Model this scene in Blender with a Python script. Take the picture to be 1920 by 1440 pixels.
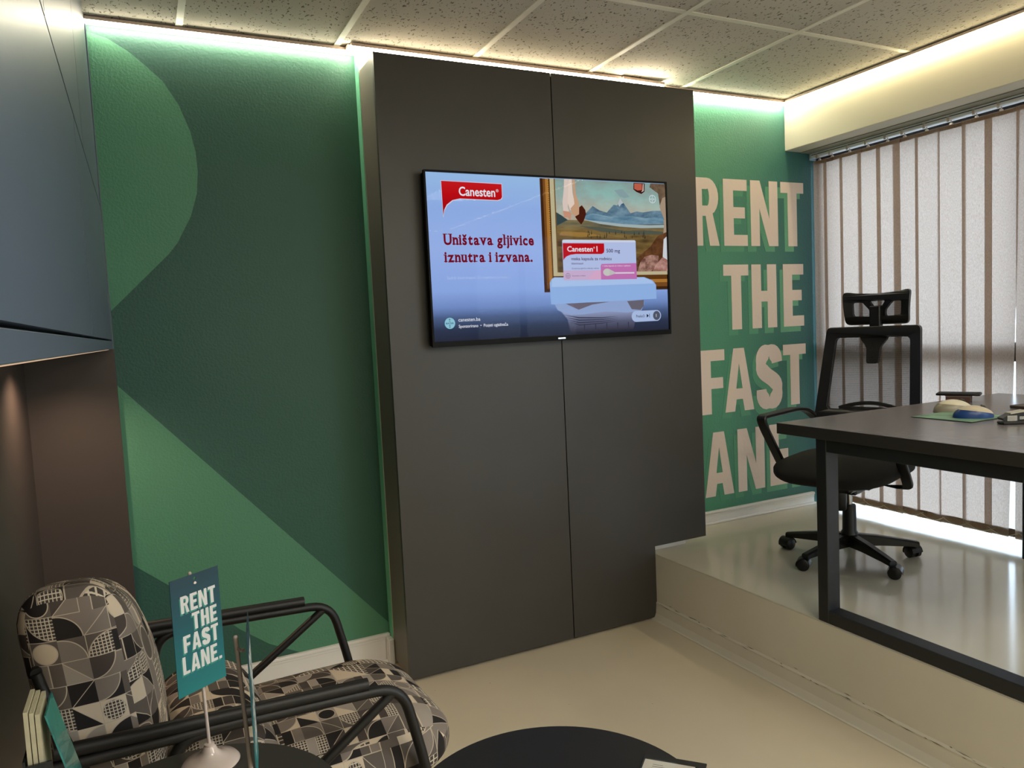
import bpy, bmesh, math, random
from mathutils import Vector, Matrix
from mathutils.geometry import tessellate_polygon
random.seed(7)
PI = math.pi
S = bpy.context.scene
COL = S.collection
for o in list(bpy.data.objects): bpy.data.objects.remove(o)

def lin(c):
    return tuple((v/255/12.92 if v/255 <= .04045 else ((v/255+.055)/1.055)**2.4) for v in c)

# ------------------------------------------------------------------ camera
YAW, PITCH, ROLL = 0.455485759, -0.0754883053, -0.0478337971
cy, sy, cp, sp = math.cos(YAW), math.sin(YAW), math.cos(PITCH), math.sin(PITCH)
fwd = Vector((sy*cp, cy*cp, sp)); rgt = Vector((cy, -sy, 0)); up = rgt.cross(fwd)
cr, sr = math.cos(ROLL), math.sin(ROLL)
r2 = rgt*cr+up*sr; u2 = up*cr-rgt*sr
M = Matrix.Identity(4)
for i in range(3):
    M[i][0] = r2[i]; M[i][1] = u2[i]; M[i][2] = -fwd[i]
EYE = 1.411
M[2][3] = EYE
cd = bpy.data.cameras.new('camera'); cam = bpy.data.objects.new('camera', cd); COL.objects.link(cam)
cam.matrix_world = M
cd.sensor_width = 36; cd.lens = 1408.17/1920*36; cd.clip_start = .02; cd.clip_end = 200
S.camera = cam

# ------------------------------------------------------------------ world, light levels, exposure
W = bpy.data.worlds.new('sky'); S.world = W; W.use_nodes = True
bg = W.node_tree.nodes['Background']
bg.inputs[0].default_value = (.66, .83, 1.0, 1); bg.inputs[1].default_value = 4.8
LED_STRENGTH = 36.0
LED_COLOR = (1.0, .90, .68)
FILL_W = 14.0            # power of each fill light added behind the camera
S.view_settings.view_transform = 'Standard'; S.view_settings.look = 'None'
S.view_settings.gamma = 1; S.view_settings.exposure = 0.45
S.view_settings.use_curve_mapping = False
S.cycles.use_denoising = True
S.cycles.max_bounces = 8; S.cycles.diffuse_bounces = 5; S.cycles.transparent_max_bounces = 16
S.cycles.sample_clamp_indirect = 6; S.cycles.caustics_reflective = False; S.cycles.caustics_refractive = False

# ------------------------------------------------------------------ materials
def nt(name):
    m = bpy.data.materials.new(name); m.use_nodes = True
    return m, m.node_tree.nodes, m.node_tree.links, m.node_tree.nodes['Principled BSDF']
def mat(name, rgb, rough=.5, metal=0, spec=.5, bump=0, bscale=60, vary=0, vscale=4, coat=0):
    m, N, L, B = nt(name)
    c = (*lin(rgb), 1)
    B.inputs['Base Color'].default_value = c
    B.inputs['Roughness'].default_value = rough; B.inputs['Metallic'].default_value = metal
    B.inputs['Specular IOR Level'].default_value = spec
    if coat: B.inputs['Coat Weight'].default_value = coat
    if bump or vary:
        tc = N.new('ShaderNodeTexCoord')
    if bump:
        n = N.new('ShaderNodeTexNoise'); n.inputs['Scale'].default_value = bscale; n.inputs['Detail'].default_value = 3
        b = N.new('ShaderNodeBump'); b.inputs['Strength'].default_value = bump; b.inputs['Distance'].default_value = .004
        L.new(tc.outputs['Object'], n.inputs['Vector']); L.new(n.outputs['Fac'], b.inputs['Height']); L.new(b.outputs[0], B.inputs['Normal'])
    if vary:
        n = N.new('ShaderNodeTexNoise'); n.inputs['Scale'].default_value = vscale; n.inputs['Detail'].default_value = 4
        r = N.new('ShaderNodeValToRGB'); L.new(tc.outputs['Object'], n.inputs['Vector']); L.new(n.outputs['Fac'], r.inputs[0])
        r.color_ramp.elements[0].position = .3; r.color_ramp.elements[1].position = .7
        r.color_ramp.elements[0].color = (*[v*(1-vary) for v in c[:3]], 1); r.color_ramp.elements[1].color = (*[min(1, v*(1+vary)) for v in c[:3]], 1)
        L.new(r.outputs[0], B.inputs['Base Color'])
    return m
def emit(name, rgb, s=1.0):
    m = bpy.data.materials.new(name); m.use_nodes = True
    N, L = m.node_tree.nodes, m.node_tree.links
    N.clear(); e = N.new('ShaderNodeEmission'); o = N.new('ShaderNodeOutputMaterial')
    e.inputs[0].default_value = (*lin(rgb), 1) if max(rgb) > 1.001 else (*rgb, 1); e.inputs[1].default_value = s
    L.new(e.outputs[0], o.inputs[0]); return m
def ramp_emit(name, stops, axis='Z', lo=0, hi=1, s=1.0):
    """screen glow whose picture colour runs along one axis of the screen"""
    m = emit(name, (1, 1, 1), s); N, L = m.node_tree.nodes, m.node_tree.links
    tc = N.new('ShaderNodeTexCoord'); sx = N.new('ShaderNodeSeparateXYZ'); mr = N.new('ShaderNodeMapRange'); cr_ = N.new('ShaderNodeValToRGB')
    mr.inputs['From Min'].default_value = lo; mr.inputs['From Max'].default_value = hi
    L.new(tc.outputs['Object'], sx.inputs[0]); L.new(sx.outputs[axis], mr.inputs[0]); L.new(mr.outputs[0], cr_.inputs[0])
    el = cr_.color_ramp.elements
    while len(el) < len(stops): el.new(.5)
    for e, (p, c) in zip(el, stops): e.position = p; e.color = (*lin(c), 1)
    L.new(cr_.outputs[0], N['Emission'].inputs[0]); return m

M_DARK = mat('graphite_laminate', (62, 60, 57), .42, bump=.02, bscale=300, vary=.05, vscale=3)
M_SMUDGE = mat('smudge', (58, 54, 52), .3)
M_CARC = mat('grey_edge_board', (112, 108, 100), .5)
M_CAB = mat('satin_cabinet', (86, 98, 116), .37, spec=.45)
M_NICHE = mat('brown_black_laminate', (62, 56, 53), .5)
M_BLACKGAP = mat('shadow_gap', (8, 8, 8), .8)
M_WHITEWALL = mat('white_paint', (206, 202, 186), .6, bump=.04, bscale=80)
M_BASE = mat('white_skirting', (230, 229, 226), .35, vary=.04)
M_BLACK = mat('black_powder_coat', (13, 11, 11), .5, bump=.03, bscale=500)
M_BLKPL = mat('black_plastic', (15, 15, 16), .4)
M_BLKFAB = mat('black_seat_fabric', (26, 25, 24), .85, bump=.3, bscale=900)
M_DESK = mat('dark_desk_laminate', (113, 109, 111), .27, spec=.6, bump=.015, bscale=400, vary=.04, vscale=20)
M_DESKEDGE = mat('desk_edge_band', (44, 42, 40), .45)
M_FRAME = mat('desk_frame_steel', (24, 27, 31), .4)
M_CHROME = mat('chrome', (190, 190, 190), .15, metal=1)
M_WPL = mat('glossy_white_plastic', (205, 190, 182), .18, coat=.4)
M_ALU = mat('white_aluminium_rail', (232, 236, 242), .5)
M_PROFILE = mat('led_profile', (205, 180, 165), .4)
M_GRIDBAR = mat('ceiling_grid_enamel', (215, 211, 196), .4)
M_TV = mat('tv_bezel', (6, 6, 7), .5, spec=.15)
M_WINF = mat('dark_window_frame', (70, 66, 64), .5)
M_GROUND = mat('street_paving', (150, 148, 145), .8, vary=.1)
M_CREAMPAPER = mat('cream_paper', (186, 180, 152), .7, vary=.06, vscale=90)

# ceiling tile : mineral fibre with dark pinholes
def tile_mat():
    m, N, L, B = nt('mineral_fibre_tile')
    tc = N.new('ShaderNodeTexCoord'); mp = N.new('ShaderNodeMapping'); mp.inputs['Scale'].default_value = (1.0, .55, 1)
    n = N.new('ShaderNodeTexNoise'); n.inputs['Scale'].default_value = 105; n.inputs['Detail'].default_value = 2; n.inputs['Roughness'].default_value = .6
    r = N.new('ShaderNodeValToRGB'); r.color_ramp.elements[0].position = .355; r.color_ramp.elements[1].position = .375
    r.color_ramp.elements[0].color = (*lin((96, 90, 78)), 1); r.color_ramp.elements[1].color = (*lin((190, 184, 172)), 1)
    L.new(tc.outputs['Object'], mp.inputs[0]); L.new(mp.outputs[0], n.inputs['Vector']); L.new(n.outputs['Fac'], r.inputs[0]); L.new(r.outputs[0], B.inputs['Base Color'])
    B.inputs['Roughness'].default_value = .9
    b = N.new('ShaderNodeBump'); b.inputs['Strength'].default_value = .4; b.inputs['Distance'].default_value = .002
    L.new(r.outputs[0], b.inputs['Height']); L.new(b.outputs[0], B.inputs['Normal'])
    return m
M_TILE = tile_mat()

def floor_mat(name, rgb, rough):
    m, N, L, B = nt(name)
    tc = N.new('ShaderNodeTexCoord')
    n = N.new('ShaderNodeTexNoise'); n.inputs['Scale'].default_value = 1.6; n.inputs['Detail'].default_value = 6
    r = N.new('ShaderNodeValToRGB'); c = lin(rgb)
    r.color_ramp.elements[0].position = .3; r.color_ramp.elements[0].color = (*[v*.93 for v in c], 1)
    r.color_ramp.elements[1].position = .7; r.color_ramp.elements[1].color = (*[v*1.05 for v in c], 1)
    v = N.new('ShaderNodeTexNoise'); v.inputs['Scale'].default_value = 38; v.inputs['Detail'].default_value = 0
    r2_ = N.new('ShaderNodeValToRGB'); r2_.color_ramp.elements[0].position = .10; r2_.color_ramp.elements[1].position = .12
    r2_.color_ramp.elements[0].color = (.35, .3, .25, 1); r2_.color_ramp.elements[1].color = (1, 1, 1, 1)
    mx = N.new('ShaderNodeMixRGB'); mx.blend_type = 'MULTIPLY'; mx.inputs[0].default_value = 1
    for t in (n, v): L.new(tc.outputs['Object'], t.inputs['Vector'])
    L.new(n.outputs['Fac'], r.inputs[0]); L.new(v.outputs['Fac'], r2_.inputs[0]); L.new(r.outputs[0], mx.inputs[1]); L.new(r2_.outputs[0], mx.inputs[2])
    L.new(mx.outputs[0], B.inputs['Base Color']); B.inputs['Roughness'].default_value = rough; B.inputs['Specular IOR Level'].default_value = .45
    n2 = N.new('ShaderNodeTexNoise'); n2.inputs['Scale'].default_value = 9; n2.inputs['Detail'].default_value = 5
    b = N.new('ShaderNodeBump'); b.inputs['Strength'].default_value = .05; b.inputs['Distance'].default_value = .003
    L.new(tc.outputs['Object'], n2.inputs['Vector']); L.new(n2.outputs['Fac'], b.inputs['Height']); L.new(b.outputs[0], B.inputs['Normal'])
    return m
M_FLOOR = floor_mat('beige_resin_floor', (214, 203, 180), .36)
M_PLAT = floor_mat('beige_resin_platform', (202, 197, 180), .13)
M_RISER = floor_mat('resin_riser', (220, 215, 200), .5)

# printed wallpaper : green running to teal along the wall (the print itself has this gradient)
def print_mat(name, stops, lo, hi, axis='X', bump=.38, rough=.55):
    m, N, L, B = nt(name)
    tc = N.new('ShaderNodeTexCoord'); sx = N.new('ShaderNodeSeparateXYZ'); mr = N.new('ShaderNodeMapRange'); r = N.new('ShaderNodeValToRGB')
    L.new(tc.outputs['Object'], sx.inputs[0])
    if axis == 'XZ':
        ad = N.new('ShaderNodeMath'); ad.operation = 'SUBTRACT'; mu = N.new('ShaderNodeMath'); mu.operation = 'MULTIPLY'; mu.inputs[1].default_value = .35
        L.new(sx.outputs['Z'], mu.inputs[0]); L.new(sx.outputs['X'], ad.inputs[0]); L.new(mu.outputs[0], ad.inputs[1]); L.new(ad.outputs[0], mr.inputs[0])
    else: L.new(sx.outputs[axis], mr.inputs[0])
    mr.inputs['From Min'].default_value = lo; mr.inputs['From Max'].default_value = hi
    L.new(mr.outputs[0], r.inputs[0])
    el = r.color_ramp.elements
    while len(el) < len(stops): el.new(.5)
    for e, (p, c) in zip(el, stops): e.position = p; e.color = (*lin(c), 1)
    L.new(r.outputs[0], B.inputs['Base Color']); B.inputs['Roughness'].default_value = rough
    if bump:
        n = N.new('ShaderNodeTexNoise'); n.inputs['Scale'].default_value = 110; n.inputs['Detail'].default_value = 3
        b = N.new('ShaderNodeBump'); b.inputs['Strength'].default_value = bump; b.inputs['Distance'].default_value = .004
        L.new(tc.outputs['Object'], n.inputs['Vector']); L.new(n.outputs['Fac'], b.inputs['Height']); L.new(b.outputs[0], B.inputs['Normal'])
    return m
M_WALLPRINT = print_mat('wallpaper_print', [(0, (38, 84, 80)), (.12, (40, 86, 76)), (.33, (42, 90, 72)), (.62, (78, 150, 112)), (.82, (72, 140, 112)), (1, (46, 96, 98))], -.4, 3.45)
M_LIGHTGREEN = print_mat('wallpaper_light_green', [(0, (76, 136, 108)), (1, (78, 134, 104))], -.1, 1)
M_LETTER = mat('wallpaper_lettering', (222, 206, 196), .55, bump=.2, bscale=55)
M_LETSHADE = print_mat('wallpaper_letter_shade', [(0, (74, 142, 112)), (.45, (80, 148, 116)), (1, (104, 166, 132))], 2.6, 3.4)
M_RETURN = mat('green_paint_return', (118, 200, 162), .5, bump=.1)
M_CARD = print_mat('card_print', [(0, (18, 52, 66)), (.3, (12, 72, 84)), (.7, (16, 100, 108)), (1, (22, 120, 122))], .11, -.11, 'Z', 0, .4)
M_CARDW = mat('card_lettering', (214, 214, 214), .5)
M_CARDS = mat('card_letter_shade', (58, 140, 128), .5)
M_TEALCARD = mat('teal_card_edge', (60, 150, 130), .35, vary=.3, vscale=30)
M_TEALCOVER = mat('teal_glossy_cover', (50, 130, 128), .2, vary=.35, vscale=60, coat=.5)

# blind fabric : thin woven cloth that lets daylight through
def blind_mat():
    m, N, L, B = nt('woven_blind_fabric')
    out = N['Material Output']; tc = N.new('ShaderNodeTexCoord'); mp = N.new('ShaderNodeMapping'); mp.inputs['Scale'].default_value = (1, 1, .3)
    n = N.new('ShaderNodeTexNoise'); n.inputs['Scale'].default_value = 420; n.inputs['Detail'].default_value = 1
    r = N.new('ShaderNodeValToRGB'); r.color_ramp.elements[0].position = .3; r.color_ramp.elements[1].position = .72
    r.color_ramp.elements[0].color = (*lin((206, 186, 172)), 1); r.color_ramp.elements[1].color = (*lin((228, 212, 200)), 1)
    L.new(tc.outputs['Object'], mp.inputs[0]); L.new(mp.outputs[0], n.inputs['Vector']); L.new(n.outputs['Fac'], r.inputs[0])
    B.inputs['Roughness'].default_value = .8; B.inputs['Specular IOR Level'].default_value = .2
    dm = N.new('ShaderNodeMixRGB'); dm.blend_type = 'MULTIPLY'; dm.inputs[0].default_value = 1; dm.inputs[2].default_value = (*lin((188, 172, 152)), 1)
    L.new(r.outputs[0], dm.inputs[1]); L.new(dm.outputs[0], B.inputs['Base Color'])
    t = N.new('ShaderNodeBsdfTranslucent'); L.new(r.outputs[0], t.inputs[0])
    mx = N.new('ShaderNodeMixShader'); mx.inputs[0].default_value = .33
    L.new(B.outputs[0], mx.inputs[1]); L.new(t.outputs[0], mx.inputs[2]); L.new(mx.outputs[0], out.inputs[0])
    return m
M_BLIND = blind_mat()

def mesh_fabric():
    m, N, L, B = nt('black_net_fabric'); out = N['Material Output']
    B.inputs['Base Color'].default_value = (*lin((30, 28, 28)), 1); B.inputs['Roughness'].default_value = .7
    tc = N.new('ShaderNodeTexCoord'); sx = N.new('ShaderNodeSeparateXYZ'); mu = N.new('ShaderNodeMath'); mu.operation = 'MULTIPLY'; mu.inputs[1].default_value = 2*PI/.0052
    sn = N.new('ShaderNodeMath'); sn.operation = 'SINE'; mr = N.new('ShaderNodeMapRange')
    mr.inputs['From Min'].default_value = -1; mr.inputs['From Max'].default_value = 1; mr.inputs['To Min'].default_value = .14; mr.inputs['To Max'].default_value = .42
    L.new(tc.outputs['Object'], sx.inputs[0]); L.new(sx.outputs['Z'], mu.inputs[0]); L.new(mu.outputs[0], sn.inputs[0]); L.new(sn.outputs[0], mr.inputs[0])
    t = N.new('ShaderNodeBsdfTransparent'); mx = N.new('ShaderNodeMixShader')
    L.new(mr.outputs[0], mx.inputs[0]); L.new(B.outputs[0], mx.inputs[1]); L.new(t.outputs[0], mx.inputs[2]); L.new(mx.outputs[0], out.inputs[0])
    return m
M_NET = mesh_fabric()

def glass_mat(name, k):
    m, N, L, B = nt(name); out = N['Material Output']
    t = N.new('ShaderNodeBsdfTransparent'); g = N.new('ShaderNodeBsdfGlossy'); g.inputs['Roughness'].default_value = .02
    mx = N.new('ShaderNodeMixShader'); mx.inputs[0].default_value = k
    L.new(t.outputs[0], mx.inputs[1]); L.new(g.outputs[0], mx.inputs[2]); L.new(mx.outputs[0], out.inputs[0])
    return m
M_GLASS = glass_mat('window_glass', .06); M_SCREENGLASS = glass_mat('anti_glare_screen', .0018)

# upholstery : tiled circles, squares and triangles in greys with pale outlines
def pattern_mat():
    m, N, L, B = nt('geometric_upholstery')
    def math_(op, a, b=None, c=None):
        n = N.new('ShaderNodeMath'); n.operation = op
        for i, v in enumerate((a, b, c)):
            if v is None: continue
            if isinstance(v, (int, float)): n.inputs[i].default_value = v
            else: L.new(v, n.inputs[i])
        return n.outputs[0]
    def mixc(f, a, b):
        n = N.new('ShaderNodeMixRGB')
        for i, v in enumerate((f, a, b)):
            if isinstance(v, tuple): n.inputs[i].default_value = v
            elif isinstance(v, (int, float)): n.inputs[i].default_value = v
            else: L.new(v, n.inputs[i])
        return n.outputs[0]
    uv = N.new('ShaderNodeUVMap'); sc = N.new('ShaderNodeVectorMath'); sc.operation = 'SCALE'; sc.inputs['Scale'].default_value = 1/.046
    L.new(uv.outputs[0], sc.inputs[0])
    def two_scale():
        # some 2 x 2 blocks of cells carry one large motif instead of four small ones
        hb = N.new('ShaderNodeVectorMath'); hb.operation = 'SCALE'; hb.inputs['Scale'].default_value = .5; L.new(sc.outputs[0], hb.inputs[0])
        out = []
        hfl = N.new('ShaderNodeVectorMath'); hfl.operation = 'FLOOR'; L.new(hb.outputs[0], hfl.inputs[0])
        wb = N.new('ShaderNodeTexWhiteNoise'); wb.noise_dimensions = '2D'; L.new(hfl.outputs[0], wb.inputs['Vector'])
        big = math_('GREATER_THAN', wb.outputs['Value'], .72)
        for op in ('FLOOR', 'FRACTION'):
            a = N.new('ShaderNodeVectorMath'); a.operation = op; L.new(sc.outputs[0], a.inputs[0])
            b = N.new('ShaderNodeVectorMath'); b.operation = op; L.new(hb.outputs[0], b.inputs[0])
            mx = N.new('ShaderNodeMix'); mx.data_type = 'VECTOR'; L.new(big, mx.inputs['Factor'])
            va = [i for i in mx.inputs if i.type == 'VECTOR']; vo = [o for o in mx.outputs if o.type == 'VECTOR'][0]
            L.new(a.outputs[0], va[-2]); L.new(b.outputs[0], va[-1]); out.append(vo)
        return out
    flv, frv = two_scale()
    class _O:
        def __init__(s, o): s.outputs = [o]
    fl, fr = _O(flv), _O(frv)
    wn = N.new('ShaderNodeTexWhiteNoise'); wn.noise_dimensions = '2D'; L.new(fl.outputs[0], wn.inputs['Vector'])
    sp_ = N.new('ShaderNodeSeparateXYZ'); L.new(wn.outputs['Color'], sp_.inputs[0]); ra, rb, rc = sp_.outputs; rv = wn.outputs['Value']
    of = N.new('ShaderNodeVectorMath'); of.operation = 'ADD'; of.inputs[1].default_value = (31.7, 11.3, 0); L.new(fl.outputs[0], of.inputs[0])
    w2 = N.new('ShaderNodeTexWhiteNoise'); w2.noise_dimensions = '2D'; L.new(of.outputs[0], w2.inputs['Vector'])
    # ground colour shared by pairs of cells
    hv = N.new('ShaderNodeVectorMath'); hv.operation = 'MULTIPLY'; hv.inputs[1].default_value = (.5, 1, 1); L.new(fl.outputs[0], hv.inputs[0])
    hf = N.new('ShaderNodeVectorMath'); hf.operation = 'FLOOR'; L.new(hv.outputs[0], hf.inputs[0])
    w3 = N.new('ShaderNodeTexWhiteNoise'); w3.noise_dimensions = '2D'; L.new(hf.outputs[0], w3.inputs['Vector'])
    s2 = N.new('ShaderNodeSeparateXYZ'); L.new(fr.outputs[0], s2.inputs[0]); fx, fy = s2.outputs[0], s2.outputs[1]
    def flip(v, r):
        k = math_('GREATER_THAN', r, .5); a = math_('SUBTRACT', 1.0, v)
        return math_('ADD', math_('MULTIPLY', k, a), math_('MULTIPLY', math_('SUBTRACT', 1.0, k), v))
    gx, gy = flip(fx, ra), flip(fy, rb)
    quarter = math_('SUBTRACT', math_('SQRT', math_('ADD', math_('MULTIPLY', gx, gx), math_('MULTIPLY', gy, gy))), .97)
    tri = math_('SUBTRACT', math_('ADD', gx, gy), 1.0)
    half = math_('SUBTRACT', gx, .5)
    cx_, cy_ = math_('SUBTRACT', fx, .5), math_('SUBTRACT', fy, .5)
    circ = math_('SUBTRACT', math_('SQRT', math_('ADD', math_('MULTIPLY', cx_, cx_), math_('MULTIPLY', cy_, cy_))), .44)
    def sel(r, lo, hi): return math_('MULTIPLY', math_('GREATER_THAN', r, lo), math_('LESS_THAN', r, hi))
    sv = None
    for shp, lo, hi in ((quarter, -1, .5), (tri, .5, .72), (half, .72, .88), (circ, .88, 2)):
        t = math_('MULTIPLY', sel(rc, lo, hi), shp); sv = t if sv is None else math_('ADD', sv, t)
    inside = math_('LESS_THAN', sv, 0)
    line = math_('LESS_THAN', math_('ABSOLUTE', sv), .022)
    def pal(src):
        r = N.new('ShaderNodeValToRGB'); r.color_ramp.interpolation = 'CONSTANT'; L.new(src, r.inputs[0]); el = r.color_ramp.elements
        cols = [(0, (36, 32, 32)), (.2, (96, 88, 82)), (.42, (128, 118, 110)), (.64, (74, 66, 62)), (.74, (206, 190, 168)), (.9, (158, 148, 138))]
        while len(el) < len(cols): el.new(.5)
        for e, (p, c) in zip(el, cols): e.position = p; e.color = (*lin(c), 1)
        return r.outputs[0]
    A, Bc = pal(w2.outputs['Value']), pal(w3.outputs['Value'])
    base = mixc(inside, Bc, A)
    # little net fill in some shapes
    g1 = math_('LESS_THAN', math_('FRACT', math_('MULTIPLY', fx, 7)), .26); g2 = math_('LESS_THAN', math_('FRACT', math_('MULTIPLY', fy, 7)), .26)
    net = math_('MULTIPLY', math_('MULTIPLY', inside, math_('GREATER_THAN', rv, .8)), 1.0)
    netc = mixc(math_('MAXIMUM', g1, g2), (*lin((70, 64, 60)), 1), (*lin((206, 194, 176)), 1))
    base = mixc(net, base, netc)
    # thin pale seams along some cell edges
    e1 = math_('MULTIPLY', math_('LESS_THAN', fx, .03), math_('GREATER_THAN', ra, .35)); e2 = math_('MULTIPLY', math_('LESS_THAN', fy, .03), math_('GREATER_THAN', rb, .35))
    ln = math_('MAXIMUM', line, math_('MAXIMUM', e1, e2))
    base = mixc(ln, base, (*lin((190, 176, 158)), 1))
    L.new(base, B.inputs['Base Color']); B.inputs['Roughness'].default_value = .75; B.inputs['Specular IOR Level'].default_value = .25
    n = N.new('ShaderNodeTexNoise'); n.inputs['Scale'].default_value = 700; tc = N.new('ShaderNodeTexCoord'); L.new(tc.outputs['Object'], n.inputs['Vector'])
    b = N.new('ShaderNodeBump'); b.inputs['Strength'].default_value = .2; b.inputs['Distance'].default_value = .001
    L.new(n.outputs['Fac'], b.inputs['Height']); L.new(b.outputs[0], B.inputs['Normal'])
    return m
M_FABRIC = pattern_mat()

# ------------------------------------------------------------------ mesh helpers
def box(bm, x0, x1, y0, y1, z0, z1, bev=0, seg=1):
    ret = bmesh.ops.create_cube(bm, size=1)
    vs = ret['verts']
    for v in vs: v.co = Vector((x0+(v.co.x+.5)*(x1-x0), y0+(v.co.y+.5)*(y1-y0), z0+(v.co.z+.5)*(z1-z0)))
    if bev:
        es = list({e for v in vs for e in v.link_edges})
        bmesh.ops.bevel(bm, geom=es, offset=bev, segments=seg, affect='EDGES', profile=.5)
def tube(bm, pts, r, seg=12, caps=True, rs=None):
    pts = [Vector(p) for p in pts]; rings = []
    n = len(pts); prev = None
    for i, p in enumerate(pts):
        t = (pts[min(i+1, n-1)]-pts[max(i-1, 0)]).normalized()
        if prev is None:
            a = Vector((0, 0, 1)) if abs(t.z) < .9 else Vector((1, 0, 0)); u = t.cross(a).normalized()
        else: u = (prev-t*prev.dot(t)).normalized()
        prev = u; v = t.cross(u); rr = rs[i] if rs else r
        rings.append([bm.verts.new(p+(u*math.cos(2*PI*k/seg)+v*math.sin(2*PI*k/seg))*rr) for k in range(seg)])
    for a, b in zip(rings, rings[1:]):
        for k in range(seg): bm.faces.new((a[k], a[(k+1) % seg], b[(k+1) % seg], b[k]))
    if caps: bm.faces.new(rings[0][::-1]); bm.faces.new(rings[-1])
def smoothpath(pts, rad=.05, n=6):
    """round the corners of a polyline"""
    P = [Vector(p) for p in pts]; out = [P[0]]
    for a, b, c in zip(P, P[1:], P[2:]):
        r = min(rad, (b-a).length*.49, (c-b).length*.49)
        s, e = b+(a-b).normalized()*r, b+(c-b).normalized()*r
        for k in range(n+1):
            t = k/n; out.append(s*(1-t)**2+b*2*t*(1-t)+e*t*t)
    out.append(P[-1]); return out
def lathe(bm, prof, seg=40, c=(0, 0, 0)):
    rings = [[bm.verts.new((c[0]+r*math.cos(2*PI*k/seg), c[1]+r*math.sin(2*PI*k/seg), c[2]+z)) for k in range(seg)] for r, z in prof]
    for a, b in zip(rings, rings[1:]):
        for k in range(seg): bm.faces.new((a[k], a[(k+1) % seg], b[(k+1) % seg], b[k]))
    bm.faces.new(rings[0][::-1]); bm.faces.new(rings[-1])
def cyl(bm, p0, p1, r, seg=20): tube(bm, [p0, p1], r, seg)
def quadstrip(bm, A, B_):
    a = [bm.verts.new(p) for p in A]; b = [bm.verts.new(p) for p in B_]
    for i in range(len(a)-1): bm.faces.new((a[i], a[i+1], b[i+1], b[i]))
def obj(name, bm, m, parent=None, smooth=False, label=None, loc=None):
    me = bpy.data.meshes.new(name); bmesh.ops.recalc_face_normals(bm, faces=bm.faces); bm.to_mesh(me); bm.free()
    if m: me.materials.append(m)
    if smooth:
        for p in me.polygons: p.use_smooth = True
        try: me.set_sharp_from_angle(angle=math.radians(38))
        except Exception: pass
    o = bpy.data.objects.new(name, me); COL.objects.link(o)
    if parent: o.parent = parent
    if label: o['label'] = label
    if loc: o.location = loc
    return o
def nb(): return bmesh.new()
def rebase(root, loc):
    """put a thing's Empty at its base and keep its parts where they stand"""
    root.location = loc
    for o in COL.objects:
        if o.parent == root: o.location = o.location-Vector(loc)
def pbox(name, dims, m, parent=None, bev=0, seg=1, label=None, smooth=False):
    bm = nb(); box(bm, *dims, bev=bev, seg=seg); return obj(name, bm, m, parent, smooth, label)
def thing(name, label, cat, loc=(0, 0, 0), rz=0, group=None):
    o = bpy.data.objects.new(name, None); COL.objects.link(o); o.location = loc; o.rotation_euler = (0, 0, rz)
    o.empty_display_size = .1; o['label'] = label; o['category'] = cat
    if group: o['group'] = group
    return o
def tag(o, label, cat, group=None):
    o['label'] = label; o['category'] = cat
    if group: o['group'] = group
    return o
def struct(o): o['kind'] = 'structure'; return o
def plate(bm, loops_list, t, warp=None, plane='XZ'):
    """flat shapes (list of [outer, hole, hole..]) in x,z given a thickness t along y; warp(x,z)->y"""
    for loops in loops_list:
        flat = [Vector((p[0], p[1], 0)) for l in loops for p in l]
        tris = tessellate_polygon([[Vector((p[0], p[1], 0)) for p in l] for l in loops])
        def mk(p, s):
            y = warp(p.x, p.y) if warp else 0
            return bm.verts.new((p.x, y+s*t/2, p.y))
        A = [mk(p, -1) for p in flat]; Bv = [mk(p, 1) for p in flat] if t > 0 else None
        for tr in tris:
            try:
                bm.faces.new([A[i] for i in tr])
                if Bv: bm.faces.new([Bv[i] for i in tr][::-1])
            except ValueError: pass
        if Bv:
            k = 0
            for l in loops:
                n = len(l)
                for i in range(n):
                    a, b = k+i, k+(i+1) % n
                    try: bm.faces.new((A[a], A[b], Bv[b], Bv[a]))
                    except ValueError: pass
                k += n
def arc(cx, cz, rx, rz, a0, a1, n=10):
    return [(cx+rx*math.cos(math.radians(a0+(a1-a0)*i/n)), cz+rz*math.sin(math.radians(a0+(a1-a0)*i/n))) for i in range(n+1)]
def rrect(x0, x1, z0, z1, r, n=5):
    return arc(x1-r, z0+r, r, r, -90, 0, n)+arc(x1-r, z1-r, r, r, 0, 90, n)+arc(x0+r, z1-r, r, r, 90, 180, n)+arc(x0+r, z0+r, r, r, 180, 270, n)
def roundpoly(pts, r, n=5):
    P = [Vector((p[0], 0, p[1])) for p in pts]; out = []
    for i in range(len(P)):
        a, b, c = P[i-1], P[i], P[(i+1) % len(P)]
        rr = min(r, (b-a).length*.45, (c-b).length*.45); s, e = b+(a-b).normalized()*rr, b+(c-b).normalized()*rr
        for k in range(n+1):
            t = k/n; q = s*(1-t)**2+b*2*t*(1-t)+e*t*t; out.append((q.x, q.z))
    return out
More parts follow.
